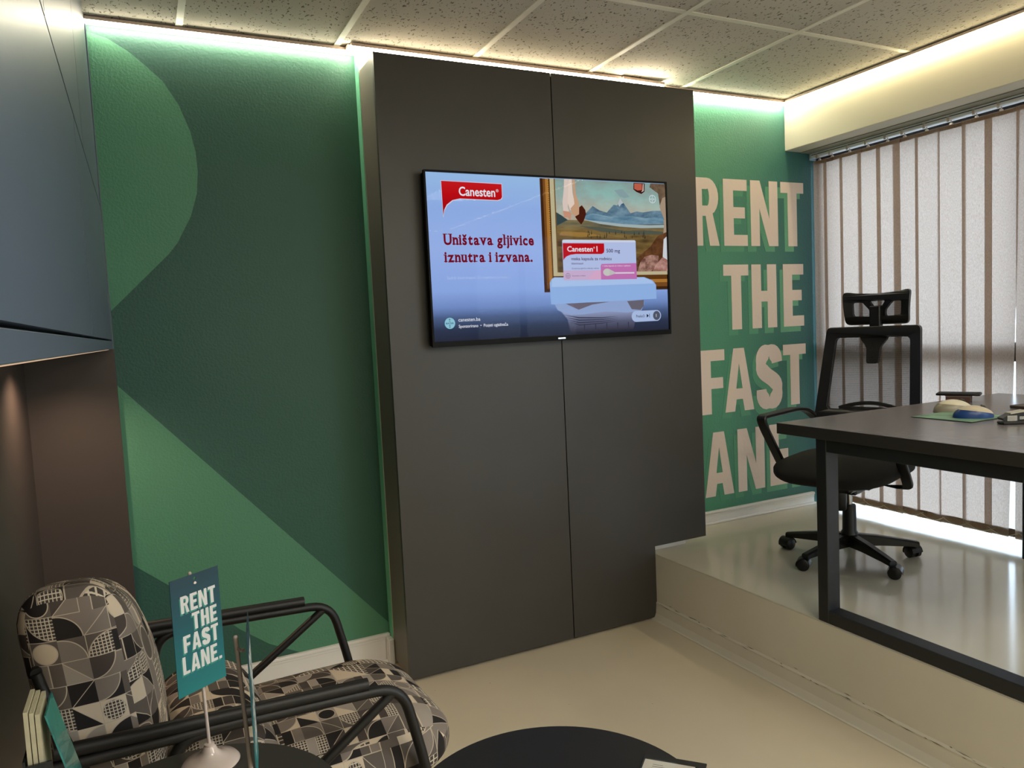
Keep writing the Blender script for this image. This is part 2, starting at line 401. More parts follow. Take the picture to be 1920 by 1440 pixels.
def rounded(size, r, sub=10, bulge=(0, 0, 0, 0, 0, 0)):
    """soft box mesh with box-mapped UVs in metres; bulge = extra crown on -x,+x,-y,+y,-z,+z"""
    bm = nb(); bmesh.ops.create_cube(bm, size=2)
    bmesh.ops.subdivide_edges(bm, edges=list(bm.edges), cuts=sub, use_grid_fill=True)
    hx, hy, hz = [s/2 for s in size]
    uvl = bm.loops.layers.uv.new('UVMap')
    rx, ry, rz = r if isinstance(r, tuple) else (r, r, r)
    face_axis = {}
    for f in bm.faces:
        c = f.calc_center_median(); ax = max(range(3), key=lambda i: abs(c[i])); face_axis[f.index] = ax
    for v in bm.verts:
        c = v.co.copy()
        # push samples outward for even corner resolution
        p = Vector([math.copysign(abs(k)**.75, k) for k in c])
        q = Vector((p.x*hx, p.y*hy, p.z*hz))
        inn = Vector((max(-hx+rx, min(hx-rx, q.x)), max(-hy+ry, min(hy-ry, q.y)), max(-hz+rz, min(hz-rz, q.z))))
        d = q-inn; dd = Vector((d.x/rx, d.y/ry, d.z/rz)); L_ = dd.length
        if L_ > 1e-6:
            m_ = max(abs(dd.x), abs(dd.y), abs(dd.z)); dd = dd/L_*m_ if m_ > 0 else dd
        q = inn+Vector((dd.x*rx, dd.y*ry, dd.z*rz))
        nx, ny, nz = q.x/hx, q.y/hy, q.z/hz
        def w(a, b): return max(0, (1-a*a))*max(0, (1-b*b))
        q.x += (w(ny, nz)*(bulge[1] if nx > 0 else -bulge[0]))*abs(nx)**3
        q.y += (w(nx, nz)*(bulge[3] if ny > 0 else -bulge[2]))*abs(ny)**3
        q.z += (w(nx, ny)*(bulge[5] if nz > 0 else -bulge[4]))*abs(nz)**3
        v.co = q
    for f in bm.faces:
        ax = face_axis[f.index]
        for l in f.loops:
            c = l.vert.co; l[uvl].uv = {0: (c.y+.37, c.z+.21), 1: (c.x+1.13, c.z+.55), 2: (c.x+2.3, c.y+1.7)}[ax]
    return bm

# ================================================================== ROOM SHELL
YW = 3.098; XL = -.378; ZC = 2.561; XB = 3.256; ZP = .314; XS = 2.10; YN = -2.6; XW = 3.50; ZBEAM = 2.304
f = struct(pbox('floor', (XL-.1, XS+.02, YN-.1, YW+.1, -.1, 0), M_FLOOR))
pbox('platform', (XS, XW+.12, YN-.1, YW+.1, 0, ZP), M_PLAT, f, bev=.003)
bm = nb()                                       # riser skin with its turned-up fold 7 cm above the floor
prof = [(XS-.0015, ZP-.004), (XS-.002, .085), (XS-.007, .077), (XS-.006, .070), (XS-.010, .03), (XS-.022, .004), (XS-.03, .0012)]
ys = [YN, YW]
for (xa, za), (xb, zb) in zip(prof, prof[1:]):
    vs = [bm.verts.new(p) for p in ((xa, ys[0], za), (xa, ys[1], za), (xb, ys[1], zb), (xb, ys[0], zb))]; bm.faces.new(vs)
obj('riser', bm, M_RISER, f)
w = struct(pbox('wall_back', (XL-.1, XW+.1, YW, YW+.15, -.05, ZC+.1), M_WALLPRINT))
# printed shapes and lettering on the wallpaper
bm = nb()
plate(bm, [[[(-.37, 2.50), (-.2, 2.54), (-.091, 2.523), (-.026, 2.507), (.039, 2.469), (.096, 2.421), (.146, 2.374), (.194, 2.292), (.226, 2.201), (.24, 2.124), (.242, 2.051), (.233, 1.969), (.206, 1.885), (.153, 1.786), (.12, 1.744), (.01, 1.635), (-.089, 1.537), (-.37, 1.26)]]], .0016)
obj('printed_shape', bm, M_LIGHTGREEN, w, loc=(0, YW-.0008, 0), label='light green arc printed at the top')
bm = nb()
plate(bm, [[[(-.37, 1.592), (-.09, 1.269), (.869, .165), (.869, .10), (.55, .10), (.484, .126), (.372, .186), (.266, .27), (.211, .326), (.165, .372), (.032, .49), (-.087, .595), (-.37, .80)]]], .0016)
obj('printed_shape', bm, M_LIGHTGREEN, w, loc=(0, YW-.0008, 0), label='light green diagonal band printed below')

def letter(ch, x0, x1, z0, z1, s=None):
    """condensed grotesque capital as loops; s = stroke width"""
    W_ = x1-x0; H_ = z1-z0; s = s or W_*.38; t = s*.86
    def P(*pts): return [(x0+a, z0+b) for a, b in pts]
    c = .5*W_
    if ch == 'E': return [[P((0, 0), (W_, 0), (W_, t), (s, t), (s, (H_-t)/2), (W_*.9, (H_-t)/2), (W_*.9, (H_+t)/2), (s, (H_+t)/2), (s, H_-t), (W_, H_-t), (W_, H_), (0, H_))]]
    if ch == 'F': return [[P((0, 0), (s, 0), (s, (H_-t)/2-.02*H_), (W_*.92, (H_-t)/2-.02*H_), (W_*.92, (H_+t)/2-.02*H_), (s, (H_+t)/2-.02*H_), (s, H_-t), (W_, H_-t), (W_, H_), (0, H_))]]
    if ch == 'L': return [[P((0, 0), (W_, 0), (W_, t), (s, t), (s, H_), (0, H_))]]
    if ch == 'T': return [[P((c-s/2, 0), (c+s/2, 0), (c+s/2, H_-t), (W_, H_-t), (W_, H_), (0, H_), (0, H_-t), (c-s/2, H_-t))]]
    if ch == 'H': return [[P((0, 0), (s, 0), (s, (H_-t)/2), (W_-s, (H_-t)/2), (W_-s, 0), (W_, 0), (W_, H_), (W_-s, H_), (W_-s, (H_+t)/2), (s, (H_+t)/2), (s, H_), (0, H_))]]
    if ch == 'N': return [[P((0, 0), (s*.92, 0), (s*.92, H_*.58), (W_-s*1.0, 0), (W_, 0), (W_, H_), (W_-s*.92, H_), (W_-s*.92, H_*.42), (s*1.0, H_), (0, H_))]]
    if ch == 'A': return [[P((0, 0), (s, 0), (s+.06*W_, H_*.19), (W_-s-.06*W_, H_*.19), (W_-s, 0), (W_, 0), (c+s*.55, H_), (c-s*.55, H_)), P((c-.11*W_, H_*.36), (c+.11*W_, H_*.36), (c, H_*.76))]]
    if ch == '.': return [[P((0, 0), (s, 0), (s, t), (0, t))]]
    if ch == 'R':
        zb = H_*.44; rr = (H_-zb)/2; rx = W_*.42; o = [(0, 0), (s, 0), (s, zb-.0*H_), (s+.12*W_, zb), (W_-s*.95, 0), (W_, 0), (W_-s*.62, zb+.04*H_)]
        o += [(p[0], p[1]) for p in arc(W_-rx*1.02, zb+rr, rx, rr, -52, 90, 9)]+[(0, H_)]
        ix = W_-rx*1.02
        hole = [(s, zb+t*.9), (ix, zb+t*.9)]+arc(ix, zb+rr, rx-s*.9, rr-t*.9, -80, 80, 7)+[(ix, H_-t), (s, H_-t)]
        return [[P(*o), P(*hole)]]
    if ch == 'S':
        # centre line of an S swept to a band
        cl = []
        rx = (W_-s)/2; rz = (H_-t)/4
        cl += arc(c, H_-t/2-rz, rx, rz, 4, 180, 14)
        a0, a3 = Vector((c-rx, H_-t/2-rz)), Vector((c+rx, t/2+rz)); a1, a2 = a0-Vector((0, .21*H_)), a3+Vector((0, .21*H_))
        for i in range(1, 12):
            q = i/12; v_ = a0*(1-q)**3+a1*3*q*(1-q)**2+a2*3*q*q*(1-q)+a3*q**3; cl.append((v_.x, v_.y))
        cl += arc(c, t/2+rz, rx, rz, 0, -184, 14)
        V = [Vector(p) for p in cl]; L_, R_ = [], []
        for i, p in enumerate(V):
            d = (V[min(i+1, len(V)-1)]-V[max(i-1, 0)]).normalized(); n_ = Vector((-d.y, d.x)); hw = (s*abs(n_.x)+t*abs(n_.y))/2
            L_.append(tuple(p+n_*hw)); R_.append(tuple(p-n_*hw))
        return [[P(*(L_+R_[::-1]))]]
TXT = [('R', 2.595, 2.773, 2.136, 1.786), ('E', 2.806, 2.97, 2.136, 1.786), ('N', 2.995, 3.192, 2.136, 1.786), ('T', 3.215, 3.388, 2.136, 1.786),
       ('T', 2.793, 2.968, 1.687, 1.341), ('H', 2.99, 3.171, 1.687, 1.341), ('E', 3.222, 3.377, 1.687, 1.341),
       ('F', 2.622, 2.785, 1.240, .899), ('A', 2.783, 2.988, 1.240, .899), ('S', 3.010, 3.197, 1.244, .895), ('T', 3.21, 3.385, 1.240, .899),
       ('L', 2.46, 2.61, .80, .455), ('A', 2.632, 2.83, .80, .455), ('N', 2.862, 3.055, .80, .455), ('E', 3.095, 3.25, .80, .455), ('.', 3.285, 3.36, .80, .455)]
for ch, a, b, zt, zb in TXT:
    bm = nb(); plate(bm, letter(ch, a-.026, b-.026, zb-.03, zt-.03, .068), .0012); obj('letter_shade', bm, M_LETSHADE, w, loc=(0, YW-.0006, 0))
for ch, a, b, zt, zb in TXT:
    bm = nb(); plate(bm, letter(ch, a, b, zb, zt, .068), .0012); obj('letter', bm, M_LETTER, w, loc=(0, YW-.0020, 0))
# pilaster behind the tall panels: green return on the left, white paint on the front
pil = struct(pbox('wall_pilaster', (.872, 2.307, 3.046, YW+.02, ZP*0, ZC), M_WHITEWALL))
pbox('green_return', (.870, .8725, 3.047, YW, 0, ZC), M_RETURN, pil, label='strip of green wallpaper turning the corner')
wl = struct(pbox('wall_left', (XL-.12, XL, YN-.1, YW+.1, -.05, ZC+.1), M_WHITEWALL))
wf = struct(pbox('wall_front', (XL-.1, XW+.1, YN-.12, YN, -.05, ZC+.1), M_WHITEWALL))
# window wall : beam, reveal, frame, panes
beam = struct(pbox('trim_1', (XB, 3.375, YN, YW, ZBEAM, ZC), M_WHITEWALL, bev=.002))
lint = struct(pbox('wall_right', (3.375, XW+.12, YN, YW, 2.322, ZC+.1), M_WHITEWALL))
win = thing('window_1', 'tall shopfront window behind the blinds', 'window', (0, 0, 0)); del win['label']; del win['category']; struct(win)
bm = nb()
for z0, z1 in ((1.150, 1.236), (2.26, 2.33)): box(bm, XW, XW+.06, YN, YW, z0, z1, .004)
obj('transom', bm, M_WINF, win)
for y in (-2.58, -1.3, -.2, .86, 1.94, 3.05): pbox('mullion', (XW, XW+.06, y-.022, y+.022, ZP+.0005, 2.27), M_WINF, win, bev=.004)
for y0, y1 in ((-2.56, -1.32), (-1.28, -.22), (-.18, .84), (.88, 1.92), (1.96, 3.03)):
    for z0, z1 in ((ZP+.0005, 1.150), (1.236, 2.26)): pbox('pane', (XW+.026, XW+.032, y0, y1, z0, z1), M_GLASS, win)
g = struct(pbox('ground', (XW+.13, 40, -30, 30, .10, .16), M_GROUND))
pbox('kerb', (8, 8.3, -30, 30, .16, .28), M_WHITEWALL, g)

# ceiling : tiles in a grid
c = struct(pbox('ceiling', (XL-.1, XW+.1, YN-.1, YW+.1, ZC+.05, ZC+.1), M_WHITEWALL))
PX = .5768; GX0 = 2.520-5*PX; GY0 = 2.313
xs = [GX0+PX*i for i in range(0, 6)]; ys_ = [GY0+PX*j for j in range(-8, 1)]
def clampseg(a, b, lo, hi): return max(a, lo), min(b, hi)
tile_mesh = None
for i in range(-1, len(xs)):
    for j in range(-1, len(ys_)):
        a = xs[i] if i >= 0 else xs[0]-PX; b = a+PX if i < len(xs)-1 else XB+.05; p = ys_[j] if j >= 0 else ys_[0]-PX; q = p+PX if j < len(ys_)-1 else YW+.05
        a, b = clampseg(a+.011, b-.011, XL+.01, XB-.0); p, q = clampseg(p+.011, q-.011, YN+.01, YW-.0)
        if b-a < .03 or q-p < .03: continue
        if 1.36 < (a+b)/2 < 1.95 and 1.74 < (p+q)/2 < 2.31:   # cut tile behind the ceiling vent
            pbox('ceiling_tile', (a, b, 2.02, q, ZC+.004, ZC+.018), M_TILE, c); continue
        if 1.36 < (a+b)/2 < 1.95 and 1.16 < (p+q)/2 < 1.74: continue
        pbox('ceiling_tile', (a, b, p, q, ZC+.004, ZC+.018), M_TILE, c)
for x in xs:
    if XL < x < XB: pbox('grid_bar', (x-.012, x+.012, YN, YW, ZC, ZC+.03), M_GRIDBAR, c)
for y in ys_:
    if YN < y < YW: pbox('grid_bar', (XL, XB, y-.012, y+.012, ZC+.0006, ZC+.03), M_GRIDBAR, c)
v = thing('ceiling_vent', 'grey square ceiling air vent with dark slots at the top edge', 'vent', (1.652, 1.73, ZC))
pbox('frame', (-.28, .28, -.28, .28, -.012, .012), mat('vent_enamel', (170, 172, 164), .4), v, bev=.004)
bm = nb()
for s_ in (-1, 1):
    box(bm, -.262, .262, s_*.262-.008, s_*.262+.008, -.015, -.0121); box(bm, s_*.262-.008, s_*.262+.008, -.262, .262, -.015, -.0121)
obj('slot', bm, M_BLACKGAP, v)
pbox('cover', (-.235, .235, -.235, .235, -.02, -.0122), mat('vent_cover', (188, 190, 182), .4), v, bev=.003)

# skirting boards
def skirting(name, x0, x1, y0, y1, z0, h, axis, cap=.014, th=.014):
    bm = nb(); s_ = struct(obj(name, bm, None)) if False else None
    if axis == 'x':
        box(bm, x0, x1, y1-th, y1, z0, z0+h-cap, .001); box(bm, x0, x1, y1-th-.008, y1, z0+h-cap, z0+h, .003); box(bm, x0, x1, y1-th-.003, y1, z0+h-cap-.012, z0+h-cap, .002)
        box(bm, x0, x1, y1-th-.016, y1-th, z0, z0+.012, .003)
    else:
        box(bm, x0, x0+th, y0, y1, z0, z0+h-cap, .001); box(bm, x0-.008, x0+th, y0, y1, z0+h-cap, z0+h, .003)
    return struct(obj(name, bm, M_BASE))
skirting('baseboard_back', -.08, .868, 0, YW, 0, .124, 'x')
skirting('baseboard_right', 2.307, 3.42, 0, YW, ZP, .068, 'x')
b3 = struct(pbox('trim_2', (.848, .872, 3.038, YW-.016, 0, .112), M_BASE, bev=.003))
pbox('trim_3', (2.112, 2.318, 2.882, 3.046, ZP, ZP+.1), M_BASE, bev=.002)['kind'] = 'structure'
pbox('trim_4', (3.376, 3.50, YN, YW-.001, 2.300, 2.321), mat('grey_lintel', (150, 150, 136), .6))['kind'] = 'structure'

bm = nb(); rnd = random.Random(9)
for k in range(60):
    y_ = rnd.uniform(.9, 2.8); z_ = .074+abs(rnd.gauss(0, .010)); L_ = rnd.uniform(.004, .03); h_ = rnd.uniform(.0006, .0022)
    bm.faces.new([bm.verts.new((XS-.0032-.0045*max(0, min(1, (.085-z_)/.008)), y_+a, z_+b)) for a, b in ((-L_, 0), (0, h_), (L_, .001), (0, -h_))])
obj('scuff', bm, mat('scuff_marks', (120, 112, 96), .6), f)
# ================================================================== LED STRIPS
M_LED = bpy.data.materials.new('led_diffuser'); M_LED.use_nodes = True
N_ = M_LED.node_tree.nodes; N_.clear(); e_ = N_.new('ShaderNodeEmission'); o_ = N_.new('ShaderNodeOutputMaterial'); M_LED.node_tree.links.new(e_.outputs[0], o_.inputs[0])
e_.inputs[0].default_value = (*LED_COLOR, 1); e_.inputs[1].default_value = LED_STRENGTH
M_LEDHOT = emit('bare_led_segment', LED_COLOR, LED_STRENGTH*2.2)
def led(label, p0, p1, wall_dir, size=.032, matd=None, drop=0):
    """corner profile: p0-p1 along the wall/ceiling corner, wall_dir = unit vector from wall into the room"""
    p0, p1, d = Vector(p0), Vector(p1), Vector(wall_dir); t = thing('led_strip', label, 'light strip', tuple(p0), group=None)
    a = Vector((0, 0, 0)); b = p1-p0; up_ = Vector((0, 0, 1))
    def extr(name, prof, m):
        bm = nb(); A = [bm.verts.new(a+d*u+up_*v_) for u, v_ in prof]; B_ = [bm.verts.new(b+d*u+up_*v_) for u, v_ in prof]; n = len(prof)
        for k in range(n): bm.faces.new((A[k], A[(k+1) % n], B_[(k+1) % n], B_[k]))
        bm.faces.new(A[::-1]); bm.faces.new(B_); obj(name, bm, m, t)
    s = size
    extr('aluminium_profile', [(.0005, -.0005-drop), (s*1.42, -.0005-drop), (s*1.42, -.012-drop), (s*1.36, -.012-drop), (s*1.36, -.008-drop), (s*.1, -.008-drop), (s*.1, -s*.5-drop), (.0005, -s*.5-drop)], M_PROFILE)
    extr('diffuser', [(s*1.30, -.0085-drop), (s*1.30, -s*.52-drop), (s*1.14, -s*.68-drop), (s*.86, -s*.68-drop), (s*.72, -s*.52-drop), (s*.72, -.0085-drop)], matd or M_LED)
    return t
led('long led strip over the dark green wallpaper on the left', (-.09, YW, ZC), (.868, YW, ZC), (0, -1, 0))
led('short led strip stub joining two strips at the corner', (.870, YW-.03, ZC), (.870, 3.02, ZC), (-1, 0, 0))
led('long led strip above the tall dark panels', (.835, 3.046, ZC), (2.12, 3.046, ZC), (0, -1, 0), .034)
led('brighter drooping led strip end above the right dark panel', (2.12, 3.046, ZC-.001), (2.36, 3.046, ZC-.006), (0, -1, 0), .042, M_LEDHOT, .002)
led('short led strip over the lettering on the right', (2.42, YW, ZC), (3.255, YW, ZC), (0, -1, 0))
M_LEDWARM = emit('warm_led_diffuser', (1.0, .86, .52), LED_STRENGTH*.6)
led('long led strip along the beam above the window', (XB, YW-.03, ZC), (XB, YN+.05, ZC), (-1, 0, 0), .032, M_LEDWARM)
led('led strip on the wall behind the viewer', (XL+.05, YN, ZC), (XB-.05, YN, ZC), (0, 1, 0))
# unseen fill lights added behind the camera to brighten the room
for (x, y) in ((1.0, -1.5), (2.3, -1.5), (1.0, -.3), (2.5, -.4)):
    l = bpy.data.lights.new('fill_light', 'AREA'); l.shape = 'RECTANGLE'; l.size = .5; l.size_y = .5; l.energy = FILL_W; l.color = (1, .93, .80)
    o = bpy.data.objects.new('fill_light', l); COL.objects.link(o); o.location = (x, y, ZC-.02); o['label'] = 'square fill light added behind the viewer'; o['category'] = 'fill light'; o['group'] = 'fill lights added behind the viewer'

# ================================================================== LEFT CABINET WITH NICHE
cab = thing('wall_cabinet', 'tall dark satin cabinet with overhead doors and an open niche on the left', 'cabinet', (0, 0, 0))
XF = -.092; YE = 3.082; Y0 = -.9
pbox('carcass', (XL+.012, XF-.020, Y0, YE-.02, 1.404, ZC-.006), M_BLACKGAP, cab)
pbox('bottom_rail', (XF-.0195, XF, Y0, YE, 1.401, 1.429), M_CAB, cab, bev=.001)
def doors(z0, z1, ys):
    for a, b in zip(ys, ys[1:]): pbox('door', (XF-.0185, XF, a+.0032, b-.0032, z0, z1), M_CAB, cab)
doors(1.4345, 1.9060, [Y0, 1.88, YE]); doors(1.9125, 2.552, [Y0, 1.35, 2.20, 3.05]); 
pbox('filler_strip', (XF-.0195, XF, 3.0515, YE, 1.911, 2.552), M_CAB, cab)
pbox('end_panel', (XL+.002, XF+.004, YE-.018, YW-.003, 0, 1.400), M_NICHE, cab)
pbox('end_panel', (XL+.002, XF+.004, YE-.018, YW-.003, 1.4005, ZC-.002), M_CAB, cab)
pbox('back_panel', (XL+.001, XL+.011, Y0, YE-.02, 0, 1.404), M_NICHE, cab)
dl = obj('downlight', (lambda b: (lathe(b, [(.036, -.006), (.038, -.003), (.038, .001), (.03, .001)], 28), b)[1])(nb()), M_CHROME, cab, loc=(-.235, 2.74, 1.4025))
obj('lens', (lambda b: (lathe(b, [(.026, -.0075), (.027, -.0065), (.02, -.0061)], 24), b)[1])(nb()), emit('warm_lens', (1, .62, .38), 9), dl)
sl = bpy.data.lights.new('downlight_lamp', 'SPOT'); sl.energy = 13.0; sl.color = (1, .66, .44); sl.spot_size = 2.5; sl.spot_blend = .8; sl.shadow_soft_size = .02
so = bpy.data.objects.new('downlight_lamp', sl); COL.objects.link(so); so.location = (0, 0, -.012); so.parent = dl
bm = nb(); box(bm, XF-.018, XF-.012, Y0, YE-.03, 1.3985, 1.4008); obj('lit_edge', bm, emit('warm_lit_edge', (1, .66, .42), .5), cab)  # glowing strip stands in for warm light caught on the rail's bottom edge

# ================================================================== TALL DARK PANELS
tp = thing('wall_panel', 'tall dark grey two-leaf cladding unit carrying the television', 'panel', (0, 0, 0))
YP = 2.835
bm = nb(); plate(bm, [[[(.870, .012), (1.6365, .012), (1.6365, 2.475), (.870, 2.475)]]], .018); obj('panel_leaf', bm, M_DARK, tp, loc=(0, YP+.009, 0))
bm = nb(); plate(bm, [[[(1.6415, .012), (2.098, .012), (2.098, .350), (2.404, .350), (2.404, 2.475), (1.6415, 2.475)]]], .018); obj('panel_leaf', bm, M_DARK, tp, loc=(0, YP+.009, 0), label='right leaf notched over the platform step')
pbox('carcass', (.874, 2.095, YP+.0225, 3.044, .02, 2.470), M_CARC, tp)
pbox('carcass_upper', (2.0955, 2.306, YP+.0225, 3.044, .416, 2.470), M_CARC, tp)
pbox('plinth', (.885, 2.085, YP+.035, YP+.05, 0, .02), M_BLACKGAP, tp)
bm = nb(); rnd = random.Random(3)
for k in range(26):
    x = 2.235+rnd.gauss(0, .03); z = 1.075+rnd.gauss(0, .07); L_ = rnd.uniform(.004, .022); a = rnd.uniform(.6, 2.2)
    d = Vector((math.cos(a), 0, math.sin(a)))*L_; n_ = Vector((-d.z, 0, d.x)).normalized()*rnd.uniform(.001, .003); p = Vector((x, YP-.0004, z))
    bm.faces.new([bm.verts.new(q) for q in (p-n_, p+d, p+n_, p-d)])
obj('smudge', bm, M_SMUDGE, tp, label='dark smudge marks right of the seam')

rebase(tp, (1.63, 2.94, 0)); rebase(cab, (-.23, 1.1, 0))
# ================================================================== TELEVISION
tv = thing('television', 'flat screen television showing an advert, hung on the dark panels', 'television', (1.61, 2.80, 1.345))
TX0, TX1, TZ0, TZ1 = 1.026, 2.192, 1.344, 2.033
pbox('back_cover', (TX0+.006-1.61, TX1-.006-1.61, -.004, .034, .004, TZ1-TZ0-.004), M_TV, tv, bev=.004)
bm = nb(); plate(bm, [[rrect(TX0-1.61, TX1-1.61, 0, TZ1-TZ0, .003), rrect(1.034-1.61, 2.183-1.61, .021, TZ1-TZ0-.007, .002)[::-1]]], .014); obj('bezel', bm, M_TV, tv, loc=(0, -.011, 0))
pbox('front_glass', (1.034-1.61, 2.183-1.61, -.0175, -.0168, .021, TZ1-TZ0-.007), M_SCREENGLASS, tv)
bm = nb(); box(bm, -.018, .018, -.0188, -.018, .006, .012); obj('maker_badge', bm, M_CHROME, tv)
SX0, SX1, SZ0, SZ1 = 1.034-1.61, 2.183-1.61, .0215, TZ1-TZ0-.0075
sw, sh = SX1-SX0, SZ1-SZ0
SC = .62
M_SCR = ramp_emit('screen_backdrop', [(0, (40, 44, 62)), (.07, (48, 58, 84)), (.14, (78, 98, 140)), (.2, (118, 146, 205)), (.3, (146, 176, 238)), (.55, (158, 186, 244)), (.8, (150, 182, 240)), (1, (158, 196, 240))], 'Z', SZ0, SZ1, SC)
scr = pbox('screen', (SX0, SX1, -.0100, -.006, SZ0, SZ1), M_SCR, tv)
LAY = [0]
def U(u): return SX0+u*sw
def V(v_): return SZ1-v_*sh
def scr_poly(name, loops, m):
    """flat picture element lying on the screen, loops in screen fractions"""
    LAY[0] += 1
    bm = nb(); plate(bm, [[[(U(a), V(b)) for a, b in l] for l in loops]], 0); return obj(name, bm, m, scr, loc=(0, -.01006-.00006*LAY[0], 0))
def brush_emit(name, c0, c1, scale, lo=.35, hi=.65, s=SC, base=None):
    """picture colour mottled like brush strokes; base = vertical ramp stops mixed under the strokes"""
    m = emit(name, (1, 1, 1), s); N, L = m.node_tree.nodes, m.node_tree.links
    tc = N.new('ShaderNodeTexCoord'); mp = N.new('ShaderNodeMapping'); mp.inputs['Scale'].default_value = scale
    n = N.new('ShaderNodeTexNoise'); n.inputs['Scale'].default_value = 1; n.inputs['Detail'].default_value = 7; n.inputs['Roughness'].default_value = .62
    cr_ = N.new('ShaderNodeValToRGB'); cr_.color_ramp.elements[0].position = lo; cr_.color_ramp.elements[1].position = hi
    cr_.color_ramp.elements[0].color = (*lin(c0), 1); cr_.color_ramp.elements[1].color = (*lin(c1), 1)
    L.new(tc.outputs['Object'], mp.inputs[0]); L.new(mp.outputs[0], n.inputs['Vector']); L.new(n.outputs['Fac'], cr_.inputs[0]); last = cr_.outputs[0]
    if base:
        sx = N.new('ShaderNodeSeparateXYZ'); mr = N.new('ShaderNodeMapRange'); b = N.new('ShaderNodeValToRGB'); el = b.color_ramp.elements
        mr.inputs['From Min'].default_value = base[0]; mr.inputs['From Max'].default_value = base[1]
        while len(el) < len(base[2]): el.new(.5)
        for e, (p, c) in zip(el, base[2]): e.position = p; e.color = (*lin(c), 1)
        mx = N.new('ShaderNodeMixRGB'); mx.inputs[0].default_value = .5
        L.new(tc.outputs['Object'], sx.inputs[0]); L.new(sx.outputs['Z'], mr.inputs[0]); L.new(mr.outputs[0], b.inputs[0]); L.new(b.outputs[0], mx.inputs[1]); L.new(last, mx.inputs[2]); last = mx.outputs[0]
    L.new(last, N['Emission'].inputs[0]); return m
def se(rgb, s=SC): return emit('screen_%d_%d_%d' % rgb, rgb, s)
def ell(cx, cy_, rx, ry, n=28, a0=0, a1=360): return [(cx+rx*math.cos(math.radians(a0+(a1-a0)*i/n)), cy_+ry*math.sin(math.radians(a0+(a1-a0)*i/n))) for i in range(n)]
asp = sw/sh
def rect(a, b, c_, d): return [(a, b), (c_, b), (c_, d), (a, d)]
# soft shadow tone beneath the picture, gold frame, mat, painting
scr_poly('picture_frame', [rect(.440, .004, 1, .722)], se((66, 38, 18)))
scr_poly('picture_frame', [rect(.452, .004, 1, .700)], se((122, 76, 34)))
scr_poly('picture_frame', [rect(.462, .004, 1, .672)], se((176, 122, 54)))
scr_poly('picture_frame', [rect(.474, .004, 1, .650)], se((96, 58, 22)))
for k in range(46): scr_poly('frame_bead', [ell(.4735, .012+k*.0138, .0022, .0035, 8)], se((206, 156, 76))) if k % 1 == 0 else None
scr_poly('picture_mat', [rect(.480, .004, 1, .620)], se((196, 186, 150)))
scr_poly('picture_mat', [rect(.497, .004, 1, .597)], se((120, 92, 50)))
M_PSKY = brush_emit('painted_sky', (150, 134, 122), (150, 196, 186), (5, 1, 9), .38, .6, SC, (V(.25), V(.004), [(0, (214, 184, 156)), (.3, (196, 190, 176)), (.6, (150, 186, 184)), (1, (128, 160, 160))]))
scr_poly('painted_sky', [rect(.502, .004, 1, .30)], M_PSKY)
scr_poly('painted_cloud', [[(.76, .06), (.80, .05), (.83, .10), (.805, .11), (.785, .10)]], se((140, 166, 170)))
scr_poly('painted_hill', [[(.502, .215), (.525, .235), (.55, .262), (.502, .30)]], se((56, 74, 78)))
scr_poly('painted_mountain', [[(.60, .228), (.63, .215), (.661, .168), (.69, .195), (.723, .208), (.756, .155), (.772, .160), (.786, .112), (.805, .15), (.832, .208), (.862, .195), (.891, .200), (.938, .188), (.978, .185), (.994, .245), (.95, .285), (.85, .285), (.74, .27), (.65, .255)]], brush_emit('painted_mountain', (62, 92, 118), (124, 156, 174), (14, 1, 26)))
scr_poly('painted_mountain', [[(.60, .245), (.66, .215), (.74, .235), (.83, .225), (.90, .238), (.99, .225), (.99, .29), (.80, .29), (.66, .27)]], brush_emit('painted_foothill', (84, 122, 148), (134, 168, 184), (10, 1, 40)))
scr_poly('painted_mountain', [[(.786, .112), (.800, .142), (.79, .15), (.782, .168), (.775, .15)]], se((186, 196, 200)))
M_PLAND = brush_emit('painted_land', (54, 34, 20), (156, 130, 78), (7, 1, 42), .36, .66, SC, (V(.596), V(.262), [(0, (46, 30, 18)), (.22, (74, 46, 24)), (.42, (112, 86, 44)), (.62, (92, 74, 42)), (.8, (142, 116, 66)), (.92, (108, 116, 100)), (1, (126, 122, 92))]))
scr_poly('painted_land', [[(.502, .30), (.55, .262), (.62, .262), (.70, .275), (.80, .285), (1, .275), (1, .596), (.502, .596)]], M_PLAND)
scr_poly('painted_river', [[(.62, .258), (.70, .268), (.80, .282), (.92, .285), (1, .280), (1, .300), (.88, .306), (.78, .298), (.69, .283)]], se((168, 184, 186)))
scr_poly('painted_bank', [[(.60, .30), (.70, .305), (.80, .325), (.92, .32), (1, .33), (1, .345), (.85, .35), (.70, .335)]], se((84, 90, 78)))
scr_poly('painted_bank', [[(.52, .335), (.62, .34), (.70, .36), (.60, .37), (.51, .36)]], se((158, 122, 62)))
scr_poly('painted_bank', [[(.502, .40), (.60, .39), (.70, .41), (.84, .40), (.84, .43), (.70, .44), (.502, .43)]], brush_emit('painted_shade', (50, 30, 16), (96, 66, 34), (9, 1, 50)))
rnd = random.Random(5)
for k in range(24):
    a = .63+rnd.random()*.27; b = .34+rnd.random()*.04; scr_poly('painted_reed', [[(a, b), (a+.003, b-.018-rnd.random()*.02), (a+.005, b)]], se((58, 56, 40)))
scr_poly('painted_rock', [[(.93, .004), (1, .004), (1, .36), (.985, .34), (.992, .25), (.972, .15), (.965, .07), (.925, .03)]], brush_emit('painted_cliff', (62, 46, 34), (140, 116, 92), (16, 1, 12)))
scr_poly('painted_rock', [[(.97, .16), (.985, .10), (1, .09), (1, .33), (.985, .34), (.992, .25)]], se((172, 150, 128)))
